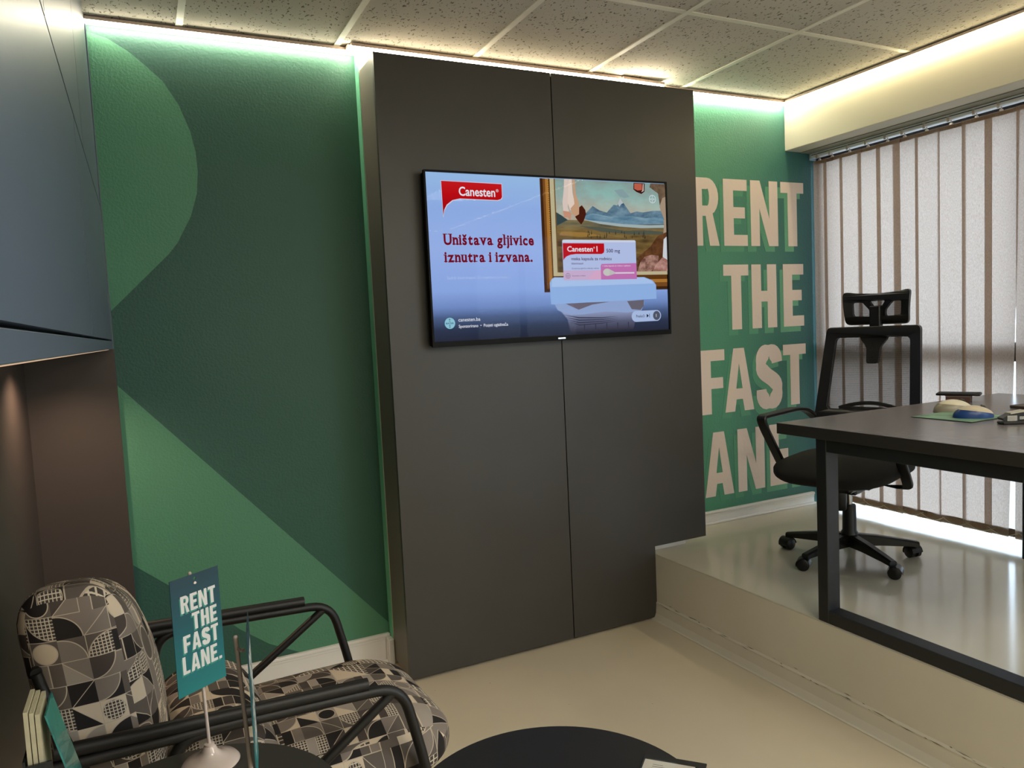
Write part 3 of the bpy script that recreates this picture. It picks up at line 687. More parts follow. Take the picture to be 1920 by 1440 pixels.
scr_poly('painted_rock', [[(.86, .50), (.92, .43), (.955, .36), (1, .33), (1, .596), (.86, .596)]], brush_emit('painted_bank_dark', (64, 36, 22), (122, 80, 48), (16, 1, 20)))
scr_poly('painted_rock', [[(.855, .596), (.868, .537), (.891, .498), (.925, .485), (.958, .492), (.955, .54), (.92, .596)]], brush_emit('painted_stone', (104, 62, 52), (196, 154, 138), (30, 1, 34)))
scr_poly('painted_rock', [[(.925, .596), (.945, .55), (.975, .505), (1, .50), (1, .596)]], brush_emit('painted_stone_pink', (136, 86, 76), (206, 160, 148), (24, 1, 30)))
scr_poly('painted_cloth', [[(.985, .38), (1, .36), (1, .52), (.978, .50)]], se((214, 218, 224)))
scr_poly('painted_leg', [[(.540, .004), (.557, .004), (.556, .10), (.551, .18), (.556, .205), (.548, .222), (.531, .205), (.529, .15), (.536, .08)]], se((226, 206, 196)))
scr_poly('painted_leg', [[(.558, .004), (.573, .004), (.574, .09), (.582, .16), (.578, .20), (.560, .20), (.551, .15), (.555, .08)]], se((234, 214, 200)))
scr_poly('painted_arm', [[(.575, .004), (.585, .004), (.588, .10), (.599, .15), (.598, .178), (.614, .166), (.618, .175), (.605, .215), (.590, .243), (.570, .225), (.562, .19), (.580, .16), (.577, .09)]], se((204, 162, 128)))
scr_poly('painted_cloth', [[(.530, .205), (.556, .210), (.566, .222), (.560, .262), (.548, .245), (.534, .25)]], se((206, 150, 124)))
scr_poly('painted_hair', [[(.600, .180), (.612, .166), (.626, .195), (.629, .222), (.618, .265), (.606, .290), (.590, .262), (.580, .240), (.598, .225)]], se((74, 30, 18)))
scr_poly('painted_bag', [[(.850, .006), (.902, .006), (.900, .062), (.885, .078), (.862, .066), (.848, .050)]], se((60, 24, 22)))
scr_poly('painted_bag', [[(.853, .010), (.889, .010), (.888, .052), (.868, .056), (.852, .046)]], se((196, 98, 76)))
scr_poly('painted_bag', [[(.893, .010), (.897, .010), (.896, .058), (.884, .066), (.890, .054)]], se((224, 190, 180)))
# column pedestal
M_COLM = ramp_emit('pedestal_shaft', [(0, (48, 46, 58)), (.5, (92, 96, 124)), (1, (150, 160, 196))], 'Z', V(.99), V(.86), SC)
scr_poly('pedestal_shaft', [[(.50, .84), (.86, .84), (.84, .90), (.825, .99), (.54, .99), (.53, .90)]], M_COLM)
scr_poly('pedestal_capital', [[(.472, .785), (.879, .79), (.880, .82), (.866, .862), (.80, .872), (.70, .858), (.60, .872), (.545, .872), (.49, .84)]], se((150, 172, 216)))
scr_poly('pedestal_capital', [[(.52, .795), (.58, .84), (.64, .81), (.72, .795)]], se((112, 106, 124)))
scr_poly('pedestal_capital', [[(.80, .795), (.879, .79), (.878, .83), (.862, .858), (.82, .85)]], se((108, 104, 118)))
for k in range(4): scr_poly('pedestal_moulding', [[(.505+.012*k, .868+.016*k), (.58, .888+.016*k), (.68, .896+.012*k), (.76, .892+.010*k), (.68, .902+.012*k), (.58, .896+.016*k)]], se((62, 64, 86)))
for k in range(5): scr_poly('pedestal_flute', [rect(.60+.05*k, .935, .604+.05*k, .99)], se((58, 58, 74)))
scr_poly('pedestal_slab', [[(.468, .640), (.480, .628), (.885, .636), (.925, .66), (.94, .690), (.940, .785), (.462, .800), (.460, .665)]], se((150, 186, 238)))
scr_poly('pedestal_slab', [[(.470, .642), (.484, .630), (.880, .638), (.920, .662), (.93, .680), (.466, .690)]], se((176, 204, 246)))
# product box
scr_poly('product_box', [rect(.520, .395, .849, .648)], se((186, 200, 240)))
scr_poly('product_box', [[(.520, .395), (.526, .388), (.845, .388), (.849, .395), (.849, .402), (.520, .406)]], se((214, 220, 240)))
scr_poly('product_box', [rect(.520, .586, .849, .648)], se((208, 180, 216)))
scr_poly('product_box', [[(.62, .648), (.66, .586), (.684, .586), (.684, .648)]], se((222, 176, 210)))
def fr(x0, y0, x1, y1, tail, vmid):
    return [(x0, y0), (x1, y0), (x1, y1-.02), (x1-.003, y1-.008), (x1-.012, y1), (x0+(x1-x0)*.30, y1), (x0+(x1-x0)*.17, y1+(tail-y1)*.12), (x0+(x1-x0)*.07, y1+(tail-y1)*.4), (x0+(x1-x0)*.02, y1+(tail-y1)*.75), (x0, tail)]
M_RED = ramp_emit('advert_red', [(0, (150, 10, 18)), (.6, (196, 14, 22)), (1, (206, 30, 34))], 'Z', V(.26), V(.04), SC)
scr_poly('box_banner', [fr(.522, .411, .703, .480, .522, 0)], se((196, 18, 28)))
scr_poly('pink_label', [[(.684, .560), (.688, .545), (.849, .541), (.849, .648), (.684, .648)]], se((200, 118, 184)))
scr_poly('capsule', [ell(.713, .600, .019, .024)], se((206, 206, 200)))
scr_poly('capsule', [[(.722, .578), (.748, .600), (.748, .610), (.722, .622)]], se((198, 198, 196)))
scr_poly('applicator', [rect(.748, .601, .838, .611)], se((226, 214, 230)))
scr_poly('brand_banner', [[(.053, .048), (.2843, .052), (.2843, .135), (.279, .149), (.266, .157), (.122, .155), (.095, .166), (.073, .195), (.062, .225), (.056, .268)]], se((226, 222, 240)))
scr_poly('brand_banner', [[(.055, .051), (.2825, .055), (.2825, .133), (.277, .146), (.264, .153), (.120, .151), (.093, .162), (.071, .190), (.061, .22), (.0565, .255)]], M_RED)
def text(body, u, v_, h, m, wscale=1.0, bold=0, width=None, font_h=.72):
    """a line of lettering on the screen; u,v = left end of the baseline; h = capital height (screen fraction)"""
    LAY[0] += 1
    cu = bpy.data.curves.new('txt', 'FONT'); cu.body = body; cu.size = 1; cu.offset = bold; cu.resolution_u = 3
    o = bpy.data.objects.new('txt', cu); COL.objects.link(o); dg = bpy.context.evaluated_depsgraph_get(); me = bpy.data.meshes.new_from_object(o.evaluated_get(dg))
    bpy.data.objects.remove(o); me.name = 'screen_text'
    xs_ = [q.co.x for q in me.vertices]; x_lo, x_hi = min(xs_), max(xs_)
    k = h*sh/font_h; kx = k*wscale if width is None else width*sw/(x_hi-x_lo)
    for q in me.vertices: q.co = Vector((U(u)+(q.co.x-x_lo)*kx, 0, V(v_)+q.co.y*k))
    me.materials.clear(); me.materials.append(m)
    o = bpy.data.objects.new('screen_text', me); COL.objects.link(o); o.parent = scr; o.location = (0, -.01006-.00006*LAY[0], 0)
    return o
WHITE = se((236, 240, 250)); MAROON = se((122, 14, 36)); DK = se((70, 50, 90))
text('Canesten', .118, .133, .054, WHITE, bold=.018, width=.138); text('®', .259, .105, .018, WHITE)
# bold slab-serif headline: each glyph gets slabs on its stems
SERIF = {'U': [(0, 1, .38), (.62, 1, .38)], 'n': [(0, 0, .42), (.58, 0, .42), (0, .7, .25)], 'i': [(0, 0, 1), (-.1, .7, .6)], 'l': [(0, 0, 1), (-.1, 1, .6)], 'r': [(0, 0, .65), (-.05, .7, .3)],
         'u': [(-.05, .7, .32), (.5, .7, .32), (.72, 0, .32)], 'v': [(-.05, .7, .42), (.63, .7, .42)], 'z': [(0, .55, .14), (.86, 0.03, .14)], 'j': [(-.1, .7, .6)], 'a': [(.78, 0, .28)], 't': [(.5, 0, .3)]}
def headline(body, u, v_, h, width):
    LAY[0] += 1; bmT = nb(); x = 0; bars = []
    for chh in body:
        if chh == ' ': x += .30; continue
        cu = bpy.data.curves.new('t', 'FONT'); cu.body = chh; cu.offset = .032; cu.resolution_u = 3
        o = bpy.data.objects.new('t', cu); COL.objects.link(o); dg = bpy.context.evaluated_depsgraph_get(); me = bpy.data.meshes.new_from_object(o.evaluated_get(dg)); bpy.data.objects.remove(o)
        lo = min(q.co.x for q in me.vertices); hi = max(q.co.x for q in me.vertices)
        for q in me.vertices: q.co.x += x-lo
        bmT.from_mesh(me); g = hi-lo
        for (a, hh, ww) in SERIF.get({'š': 's'}.get(chh, chh), []):
            zz = {0: 0, .7: .440, 1: .73-.055, .55: .36, .03: .03}.get(hh, hh); e = .05 if g > .2 else .06
            bars.append((x+a*g-e, x+(a+ww)*g+e, zz, zz+.055))
        x += g+.085
    for a, b, z0, z1 in bars: bmT.faces.new([bmT.verts.new(p) for p in ((a, 0, 0), (b, 0, 0), (b, 0.0, 0), (a, 0.0, 0))]) if False else bmT.faces.new([bmT.verts.new((a, z0, 0)), bmT.verts.new((b, z0, 0)), bmT.verts.new((b, z1, 0)), bmT.verts.new((a, z1, 0))])
    k = h*sh/.73; kx = width*sw/x
    for q in bmT.verts: q.co = Vector((U(u)+q.co.x*kx, 0, V(v_)+q.co.y*k))
    o = obj('screen_text', bmT, MAROON, scr); o.data.materials.clear(); o.data.materials.append(MAROON); o.location = (0, -.01006-.00006*LAY[0], 0)
headline('Uništava gljivice', .053, .424, .064, .352); headline('iznutra i izvana.', .053, .527, .064, .344)
text('Sadrži klotrimazol. Za vaginalnu primjenu.', .058, .630, .018, se((186, 204, 246)), width=.244)
text('Canesten', .540, .464, .034, WHITE, bold=.018, width=.112); text('®', .654, .445, .012, WHITE); text('1', .668, .464, .036, WHITE, bold=.02)
text('500 mg', .712, .470, .024, DK, bold=.012, width=.062); text('meka kapsula za rodnicu', .556, .520, .020, DK, bold=.012, width=.178)
text('klotrimazol', .556, .547, .013, DK, bold=.006, width=.050); text('Za liječenje gljivične infekcije rodnice.', .556, .577, .009, DK, width=.120)
text('1 meka kapsula za rodnicu i aplikator', .692, .562, .009, se((240, 226, 240)), bold=.01, width=.130); text('Za primjenu u rodnicu', .556, .624, .008, DK, width=.058)
def roundel(cu_, cv, r, fg, ringw, bg_=None):
    ry = r*asp
    if bg_: scr_poly('roundel_disc', [ell(cu_, cv, r, ry)], bg_)
    scr_poly('roundel_ring', [ell(cu_, cv, r, ry), ell(cu_, cv, r*(1-ringw), ry*(1-ringw))[::-1]], fg)
    text('BAYER', cu_-r*.72, cv+ry*.14, ry*.27, fg, bold=.02, width=r*1.44)
    for chh, dv in (('B', -.52), ('A', -.21), ('E', .47), ('R', .78)):
        text(chh, cu_-r*.14, cv+ry*(dv), ry*.24, fg, bold=.02, width=r*.26)
roundel(.935, .110, .0160, WHITE, .12); roundel(.538, .620, .0100, DK, .10); roundel(.059, .892, .0205, se((46, 96, 120)), .06, se((150, 206, 226)))
text('canesten.ba', .091, .884, .022, WHITE, bold=.008, width=.083); text('Sponzorirano  •  Posjeti oglašivača', .091, .922, .019, WHITE, bold=.012, width=.190)
scr_poly('skip_button', [[(p[0]/asp if False else p[0], p[1]) for p in (ell(.838, .900, .0215, .0375, 14, 90, 270)+ell(.936, .900, .0215, .0375, 14, -90, 90))]], se((176, 196, 236)))
scr_poly('skip_button', [ell(.936, .900, .0175, .031)], se((84, 90, 108)))
text('Preskoči', .838, .908, .019, se((46, 50, 76)), bold=.006, width=.040); text('1', .933, .910, .022, WHITE, bold=.006)
scr_poly('skip_arrow', [[(.888, .886), (.898, .899), (.888, .912)]], se((24, 28, 46))); scr_poly('skip_arrow', [rect(.9005, .886, .9025, .912)], se((24, 28, 46)))

# ================================================================== VERTICAL BLINDS
XBL = 3.46
bl = thing('vertical_blind', 'beige fabric vertical blind closed across the window', 'blind', (XBL, 0, 0))
bm = nb(); box(bm, -.020, .022, YN, 3.088, 2.272, 2.2995, .003); obj('headrail', bm, M_ALU, bl, label='white aluminium rail')
pbox('rail_slot', (-.0212, -.0202, YN, 3.080, 2.286, 2.2895), mat('rail_slot_blue', (40, 52, 84), .5), bl)
cap = nb(); box(cap, -.024, .024, 3.0885, 3.096, 2.262, 2.301, .002); obj('end_cap', cap, mat('clear_grey_plastic', (150, 175, 190), .3), bl)
# measured bright stretches of each slat at the rail (y from, y to) and the overlap on both sides
edges = [(3.075, 3.020), (2.998, 2.915), (2.893, 2.800), (2.773, 2.688), (2.662, 2.592), (2.546, 2.472), (2.453, 2.352), (2.339, 2.236), (2.217, 2.133), (2.096, 1.995)]
y = 1.992
rnd = random.Random(11)
while y > -.15:
    wd = .098+rnd.uniform(-.008, .008); edges.append((y, y-wd)); y -= wd+rnd.choice((.012, .02, .024, .036))
prev = 3.086
for k, (ya, yb) in enumerate(edges):
    nxt = edges[k+1][0] if k+1 < len(edges) else yb-.02
    y_hi, y_lo = prev-.001, nxt+.001
    if k == 9: y_lo = 1.982
    if k == 10: y_hi = ya+.002
    dx = .0035 if k % 2 else 0; twist = rnd.uniform(-.003, .003)
    bm = nb(); nseg = 6; zs = [.3545+rnd.uniform(-.002, .002), .396, 1.0, 1.6, 2.232, 2.256]
    grid = []
    for zi, z in enumerate(zs):
        row = []
        for s_ in range(nseg+1):
            t = s_/nseg; yy = y_hi+(y_lo-y_hi)*t
            xx = dx+.0035*math.sin(PI*t)+twist*(t-.5)*2+.001*math.sin(z*3+k)
            if k == 9 and z < 1.9: yy += (t)*.044*(1.9-z)/1.6
            row.append(bm.verts.new((xx, yy, z)))
        grid.append(row)
    for r_, q_ in zip(grid, grid[1:]):
        for s_ in range(nseg): bm.faces.new((r_[s_], r_[s_+1], q_[s_+1], q_[s_]))
    sl_ = obj('slat', bm, M_BLIND, bl, smooth=True)
    bm = nb(); box(bm, dx+.0045, dx+.0065, y_lo+.004, y_hi-.004, .357, .394); obj('hem_weight', bm, mat('hem_board', (120, 96, 82), .8) if k == 0 else bpy.data.materials['hem_board'], sl_)
    bm = nb(); box(bm, dx+.0045, dx+.0055, y_lo+.004, y_hi-.004, 2.236, 2.254); obj('slat_hanger', bm, bpy.data.materials['hem_board'], sl_)
    yc = (y_hi+y_lo)/2
    bm = nb(); box(bm, -.006, .006, yc-.007, yc+.007, 2.252, 2.262, .002); cyl(bm, (0, yc, 2.26), (0, yc, 2.274), .003, 8); box(bm, -.024, -.0202, yc-.006, yc+.006, 2.264, 2.288, .001)
    obj('carrier', bm, M_WPL, bl)
    # bead chain loop from this slat to the next
    if k+1 < len(edges):
        y2 = (nxt-.001+(edges[k+2][0] if k+2 < len(edges) else nxt-.1))/2
        ya_, yb_ = y_hi-.02, nxt-.02
        bm = nb(); tube(bm, [(-.008, ya_+(yb_-ya_)*t/10, .386-.026*math.sin(PI*t/10)) for t in range(11)], .0013, 5); obj('bead_chain', bm, M_CREAMPAPER, bl)
    prev = nxt+.022 if False else yb
    prev = yb

# ================================================================== DESK
dk = thing('desk', 'dark laminate desk on black square-tube frames standing on the platform', 'desk', (0, 0, 0))
ZT = 1.012
pbox('tabletop', (2.085, 3.43, 1.04, 2.05, ZT-.040, ZT-.0008), M_DESKEDGE, dk, bev=.001, label='tabletop board with dark edge band')
pbox('top_laminate', (2.0855, 3.4295, 1.0405, 2.0495, ZT-.0008, ZT), M_DESK, dk)
def uframe(x0, x1):
    bm = nb(); yA, yB, w_, ZT_ = 1.885, 1.105, .045, ZT-.0405
    box(bm, x0, x1, yA-w_, yA, ZP+.001, ZT_, .002); box(bm, x0, x1, yB, yB+w_, ZP+.001, ZT_, .002)
    box(bm, x0, x1, yB+w_, yA-w_, ZP+.001, ZP+.001+w_, .002); box(bm, x0, x1, yB+w_, yA-w_, ZT_-w_, ZT_, .002)
    obj('leg_frame', bm, M_FRAME, dk)
uframe(2.10, 2.16); uframe(3.32, 3.38)
bm = nb(); box(bm, 2.16, 3.32, 1.80, 1.84, ZT-.0865, ZT-.0405, .002); box(bm, 2.16, 3.32, 1.24, 1.28, ZT-.0865, ZT-.0405, .002); obj('crossbar', bm, M_FRAME, dk)

# things on the desk
mp_ = thing('mouse_pad', 'thin green mouse pad with black edge near the desk corner', 'mouse pad', (2.62, 1.70, ZT+.0003))
pbox('rubber_base', (-.112, .112, -.112, .112, 0, .002), M_BLKPL, mp_)
pbox('printed_top', (-.110, .110, -.110, .110, .002, .003), mat('pad_print', (112, 150, 126), .6, vary=.35, vscale=14), mp_)
def mouse(label, loc, rz, top, side, s=1.0):
    t = thing('computer_mouse', label, 'mouse', loc, rz)
    def shell(name, m, k, cut):
        bm = nb(); bmesh.ops.create_uvsphere(bm, u_segments=32, v_segments=24, radius=1)
        bmesh.ops.bisect_plane(bm, geom=bm.verts[:]+bm.edges[:]+bm.faces[:], plane_co=(0, 0, .5 if cut else 0), plane_no=(0, -.24, 1) if cut else (0, 0, 1), clear_inner=True)
        for q in bm.verts:
            x, y_, z = q.co; ww = (.031+.003*math.cos(y_*2.2))*s*k
            zz = .037*s*k*(max(z, 0)**.75)*(1-.20*y_*y_*(1.2 if y_ < 0 else .6))
            q.co = Vector((math.copysign(abs(x)**.85, x)*ww, y_*.058*s*k, zz))
        obj(name, bm, m, t, smooth=True)
    shell('lower_body', side, 1.0, False); shell('top_shell', top, 1.025, True)
    bm = nb(); tube(bm, [(0, -.036*s, .029*s), (0, -.030*s, .035*s), (0, -.022*s, .037*s)], .0035*s, 8); obj('scroll_wheel', bm, M_BLKPL, t, smooth=True)
    return t
mouse('blue-sided mouse with cream top on the green mouse pad', (2.618, 1.652, ZT+.0035), math.radians(52), mat('cream_shell', (198, 186, 162), .35), mat('blue_shell', (28, 66, 128), .35), 1.12)
mouse('cream white mouse just behind the blue-sided mouse', (2.745, 1.81, ZT+.0003), math.radians(60), mat('pale_shell', (214, 206, 184), .35), mat('pale_side', (150, 142, 124), .35), 1.2)
bx = thing('small_box', 'small brown cardboard box under the phone at the desk far edge', 'box', (3.05, 1.985, ZT+.0003), math.radians(-64))
pbox('carton', (-.045, .045, -.03, .03, 0, .022), mat('brown_card', (92, 66, 56), .6), bx, bev=.001)
pbox('lid_edge', (-.046, .046, -.031, .031, .0222, .026), mat('pale_lid', (168, 150, 140), .6), bx)
ph = thing('phone', 'black phone lying flat on the small brown box', 'phone', (3.05, 1.985, ZT+.0267), math.radians(-64))
pbox('case', (-.08, .08, -.037, .037, 0, .010), M_BLKPL, ph, bev=.0035, seg=3, smooth=True); pbox('glass_face', (-.076, .076, -.033, .033, .0100, .0108), M_TV, ph)
kb = thing('notebook', 'thin dark notebook lying behind the mice', 'notebook', (3.05, 1.62, ZT+.0003), math.radians(-8))
pbox('cover', (-.11, .11, -.09, .09, 0, .012), mat('notebook_cover', (72, 60, 50), .5), kb, bev=.002); pbox('pages', (-.107, .1105, -.087, .0905, .003, .009), mat('notebook_pages', (206, 196, 168), .7), kb)
st = thing('stapler', 'black and silver stapler lying at the right edge of the desk', 'stapler', (2.60, 1.475, ZT+.0003), math.radians(62))
pbox('base', (-.018, .018, -.055, .075, 0, .010), M_BLKPL, st, bev=.003); 
bm = nb(); plate(bm, [[[(-.055, .012), (.07, .014), (.075, .022), (.05, .034), (0, .040), (-.05, .034), (-.060, .022)]]], .030); 
for q in bm.verts: q.co = Vector((q.co.y, q.co.x, q.co.z))
obj('arm', bm, M_BLKPL, st)
bm = nb(); plate(bm, [[[(-.045, .0345), (.0, .041), (.05, .0345), (.048, .038), (0, .0455), (-.045, .038)]]], .032)
for q in bm.verts: q.co = Vector((q.co.y, q.co.x, q.co.z))
obj('cap', bm, mat('silver_cap', (190, 182, 162), .3, metal=.6), st)
bm = nb(); box(bm, -.0155, -.0152, -.045, .02, .016, .026); box(bm, -.0165, -.0155, .028, .06, .012, .03); obj('metal_plate', bm, M_CHROME, st)
cb = obj('cable', (lambda b: (tube(b, smoothpath([(2.66, 1.50, ZT+.004), (2.70, 1.50, ZT+.02), (2.80, 1.52, ZT+.062), (2.92, 1.44, ZT+.045), (3.02, 1.34, ZT+.004), (3.2, 1.2, ZT+.004)], .05, 6), .0022, 8), b)[1])(nb()), M_BLKPL, smooth=True)
tag(cb, 'thin black cable arching up behind the stapler', 'cable')

rebase(dk, (2.75, 1.55, ZP))
# ================================================================== OFFICE CHAIR
ch = thing('office_chair', 'black mesh office chair with headrest on five casters behind the desk', 'chair', (2.757, 2.294, ZP), math.radians(-73))
bm = nb(); lathe(bm, [(.030, .062), (.034, .07), (.036, .12), (.030, .13), (.028, .24), (.026, .245)], 24); obj('hub', bm, M_BLKPL, ch, smooth=True)
bm = nb(); lathe(bm, [(.014, .24), (.014, .34)], 20); obj('gas_lift', bm, M_CHROME, ch, smooth=True)
for k in range(5):
    a = math.radians(38+72*k+73); d = Vector((math.cos(a), math.sin(a), 0)); n_ = Vector((-d.y, d.x, 0))
    bm = nb(); secs = [(.02, .115, .062, .024), (.12, .104, .062, .021), (.24, .083, .056, .017), (.287, .074, .052, .016)]
    rows = []
    for r_, zt_, zb_, hw in secs: rows.append([bm.verts.new(d*r_+n_*s1*hw*q1+Vector((0, 0, z_))) for s1, z_, q1 in ((-1, zb_, 1), (-1, zt_-.006, 1), (-.6, zt_, 1), (.6, zt_, 1), (1, zt_-.006, 1), (1, zb_, 1))])
    for A_, B_ in zip(rows, rows[1:]):
        for i in range(6): bm.faces.new((A_[i], A_[(i+1) % 6], B_[(i+1) % 6], B_[i]))
    bm.faces.new(rows[0][::-1]); bm.faces.new(rows[-1])
    obj('base_arm', bm, M_BLKPL, ch)
    cst = obj('caster', (lambda b: (cyl(b, d*.274+Vector((0, 0, .040)), d*.274+Vector((0, 0, .066)), .0095, 12), b)[1])(nb()), M_BLKPL, ch, smooth=True)
    ca = a+[.4, 1.2, -1.0, .8, 2.0][k]; cdv = Vector((math.cos(ca), math.sin(ca), 0)); cn = Vector((-cdv.y, cdv.x, 0)); cc = d*.274+cdv*.014+Vector((0, 0, .0265))
    for s_ in (-1, 1):
        bm = nb(); tube(bm, [cc+cn*s_*.007, cc+cn*s_*.009, cc+cn*s_*.024, cc+cn*s_*.027], .026, 24, rs=[.023, .0262, .0262, .022]); obj('wheel', bm, M_BLKPL, cst, smooth=True)
    bm = nb(); A_, B_ = [], []
    for i in range(13):
        t = math.radians(-20+200*i/12); p = cc+(-cdv*math.cos(t)*-1+Vector((0, 0, 1))*math.sin(t))*.0295
        A_.append(p-cn*.027); B_.append(p+cn*.027)
    quadstrip(bm, A_, B_); obj('hood', bm, M_BLKPL, cst, smooth=True)
# seat
bm = rounded((.51, .52, .095), (.17, .17, .042), 12, (0, 0, 0, 0, 0, .012))
for q in bm.verts:
    yy = q.co.y/.25; q.co.z += -.022*max(0, -yy)**2.5+.006*yy; q.co += Vector((0, -.060, .425))
obj('seat', bm, M_BLKFAB, ch, smooth=True)
bm = nb(); box(bm, -.17, .17, -.20, .14, .362, .382, .008); obj('seat_shell', bm, M_BLKPL, ch)
bm = nb(); box(bm, -.065, .065, -.13, .11, .318, .364, .012); box(bm, -.04, .04, -.02, .09, .29, .32, .008); obj('tilt_mechanism', bm, M_BLKPL, ch)
bm = nb(); tube(bm, smoothpath([(-.05, -.04, .335), (-.19, -.05, .335), (-.25, -.05, .345)], .02), .006, 8); box(bm, -.285, -.235, -.06, -.04, .338, .352, .004); obj('height_lever', bm, M_BLKPL, ch)
bm = nb(); lathe(bm, [(.022, .232), (.027, .238), (.029, .315), (.018, .322)], 20, (-.01, -.070, 0)); obj('tension_knob', bm, M_BLKPL, ch, smooth=True)
# back
def yback(x, z): return .215+(z-.60)*.21-.45*x*x
outer = roundpoly([(-.238, .545), (.238, .545), (.207, 1.022), (-.207, 1.022)], .022, 5)
inner = roundpoly([(-.186, .640), (.186, .640), (.166, .972), (-.166, .972)], .02, 4)
def dens(l, n=3):
    o = []
    for i, p in enumerate(l):
        q = l[(i+1) % len(l)]
        if math.dist(p, q) > .05: o += [(p[0]+(q[0]-p[0])*k/8, p[1]+(q[1]-p[1])*k/8) for k in range(8)]
        else: o.append(p)
    return o
bm = nb(); plate(bm, [[dens(outer), dens(inner)[::-1]]], .026, yback); obj('backrest_frame', bm, M_BLKPL, ch, smooth=True)
bm = nb(); 
rows = [[bm.verts.new((x_*(.198-.04*(z_-.635)), yback(x_*.19, z_)-.002, z_)) for x_ in [i/6-1 for i in range(13)]] for z_ in [.630+i*.345/8 for i in range(9)]]
for A_, B_ in zip(rows, rows[1:]):
    for i in range(12): bm.faces.new((A_[i], A_[i+1], B_[i+1], B_[i]))
obj('backrest_net', bm, M_NET, ch, smooth=True, label='see-through black net')
bm = nb(); tube(bm, [(x_, yback(x_, .655)+.02, .640+.030*math.cos(x_/.15*PI/2)) for x_ in [-.14+.28*i/14 for i in range(15)]], .009, 8); box(bm, -.12, .12, .225, .245, .600, .652, .008); obj('lumbar_support', bm, M_BLKPL, ch, smooth=True)
bm = nb(); tube(bm, [(0, .20, .35), (0, .26, .40), (0, .265, .50), (0, .262, .62)], .02, 12, rs=[.026, .028, .024, .02]); tube(bm, [(0, .03, .34), (0, .12, .342), (0, .21, .355)], .024, 12); obj('back_post', bm, M_BLKPL, ch, smooth=True)
# headrest bracket and headrest
bk = roundpoly([(-.026, .850), (.026, .850), (.030, .925), (.060, .965), (.060, 1.0), (-.060, 1.0), (-.060, .965), (-.030, .925)], .012, 3)
bm = nb(); plate(bm, [[dens(bk)]], .022, lambda x, z: yback(x, z)+.012); box(bm, -.024, .024, yback(0, 1.0)+.004, yback(0, 1.0)+.044, .99, 1.115, .004); obj('headrest_bracket', bm, M_BLKPL, ch)
def yhead(x, z): return .350+1.8*(z-1.115)**2-1.3*x*x
ho = roundpoly([(-.140, 1.028), (.140, 1.028), (.151, 1.188), (.10, 1.178), (0, 1.172), (-.10, 1.178), (-.151, 1.188)], .024, 4)
h1 = roundpoly([(-.108, 1.070), (-.034, 1.066), (-.034, 1.095), (-.066, 1.134), (-.110, 1.134)], .01, 3); h2 = [(-x_, z_) for x_, z_ in h1][::-1]
h3 = roundpoly([(-.020, 1.112), (.020, 1.112), (.035, 1.138), (-.035, 1.138)], .006, 3)
bm = nb(); plate(bm, [[dens(ho), dens(h1)[::-1], dens(h2)[::-1], dens(h3)[::-1]]], .022, yhead); obj('headrest_frame', bm, M_BLKPL, ch, smooth=True)
bm = nb(); rows = [[bm.verts.new((x_, yhead(x_, z_), z_)) for x_ in [-.125+.25*i/12 for i in range(13)]] for z_ in (1.045, 1.085, 1.12, 1.155)]
for A_, B_ in zip(rows, rows[1:]):
    for i in range(12): bm.faces.new((A_[i], A_[i+1], B_[i+1], B_[i]))
obj('headrest_net', bm, M_NET, ch, smooth=True)
# armrests : flat looped straps
def strap(path, w0, w1, th, side):
    P_ = smoothpath(path, .035, 5); bm = nb(); rows = []
    n = len(P_)
    for i, p in enumerate(P_):
        t = (P_[min(i+1, n-1)]-P_[max(i-1, 0)]).normalized(); sd = Vector((1, 0, 0)); nn = t.cross(sd).normalized(); hw = (w0+(w1-w0)*i/(n-1))/2
        rows.append([bm.verts.new(p+sd*hw*a_+nn*th*b_) for a_, b_ in ((-1, -.3), (-.8, -.5), (.8, -.5), (1, -.3), (1, .3), (.8, .5), (-.8, .5), (-1, .3))])
    for A_, B_ in zip(rows, rows[1:]):
        for i in range(8): bm.faces.new((A_[i], A_[(i+1) % 8], B_[(i+1) % 8], B_[i]))
    bm.faces.new(rows[0][::-1]); bm.faces.new(rows[-1]); return bm
for s_ in (-1, 1):
    x_ = s_*.275
    obj('armrest', strap([(x_*.80, .235, .56), (x_*.95, .15, .640), (x_, .06, .650), (x_, -.255, .648), (x_*.99, -.235, .60), (x_*.97, -.08, .40), (x_*.93, -.02, .352), (x_*.55, -.02, .352)], .046, .04, .018, s_), M_BLKPL, ch, smooth=True)

# ================================================================== ARMCHAIR
ac = thing('armchair', 'patterned grey and cream armchair with black tubular arms in the niche', 'armchair', (0, 0, 0))
bm = rounded((.655, .575, .155), (.16, .16, .07), 14, (0, .0, 0, 0, 0, .026))
for q in bm.verts: q.co += Vector((.316, 1.940, .378))
obj('seat_cushion', bm, M_FABRIC, ac, smooth=True)
bm = rounded((.185, .545, .565), (.062, .05, .085), 14, (.0, .045, .004, .004, 0, .012))
for q in bm.verts:
    z_ = q.co.z+.2825; q.co.z -= .135*(z_/.565)**2*max(0, min(1, (q.co.y+.25)/.52)); q.co.x += -.062*(z_/.565)+.03; q.co += Vector((-.150, 1.938, .385+.2825))
bk_ = obj('back_cushion', bm, M_FABRIC, ac, smooth=True)
def tube_obj(name, pts, r, m, parent, seg=14, rad=.04): 
    bm = nb(); tube(bm, smoothpath(pts, rad, 7), r, seg); return obj(name, bm, m, parent, smooth=True)
for yy in (1.672, 2.204):
    tube_obj('piping', [(-.075+.012, yy+.0, .46), (-.085, yy, .70), (-.105, yy, .885), (-.125, yy+.003*(1 if yy < 1.9 else -1), .945)], .0035, M_CREAMPAPER, bk_, 6, .03) if False else None
bm = rounded((.235, .525, .175), (.08, .07, .075), 14, (0, .01, 0, 0, 0, .012))
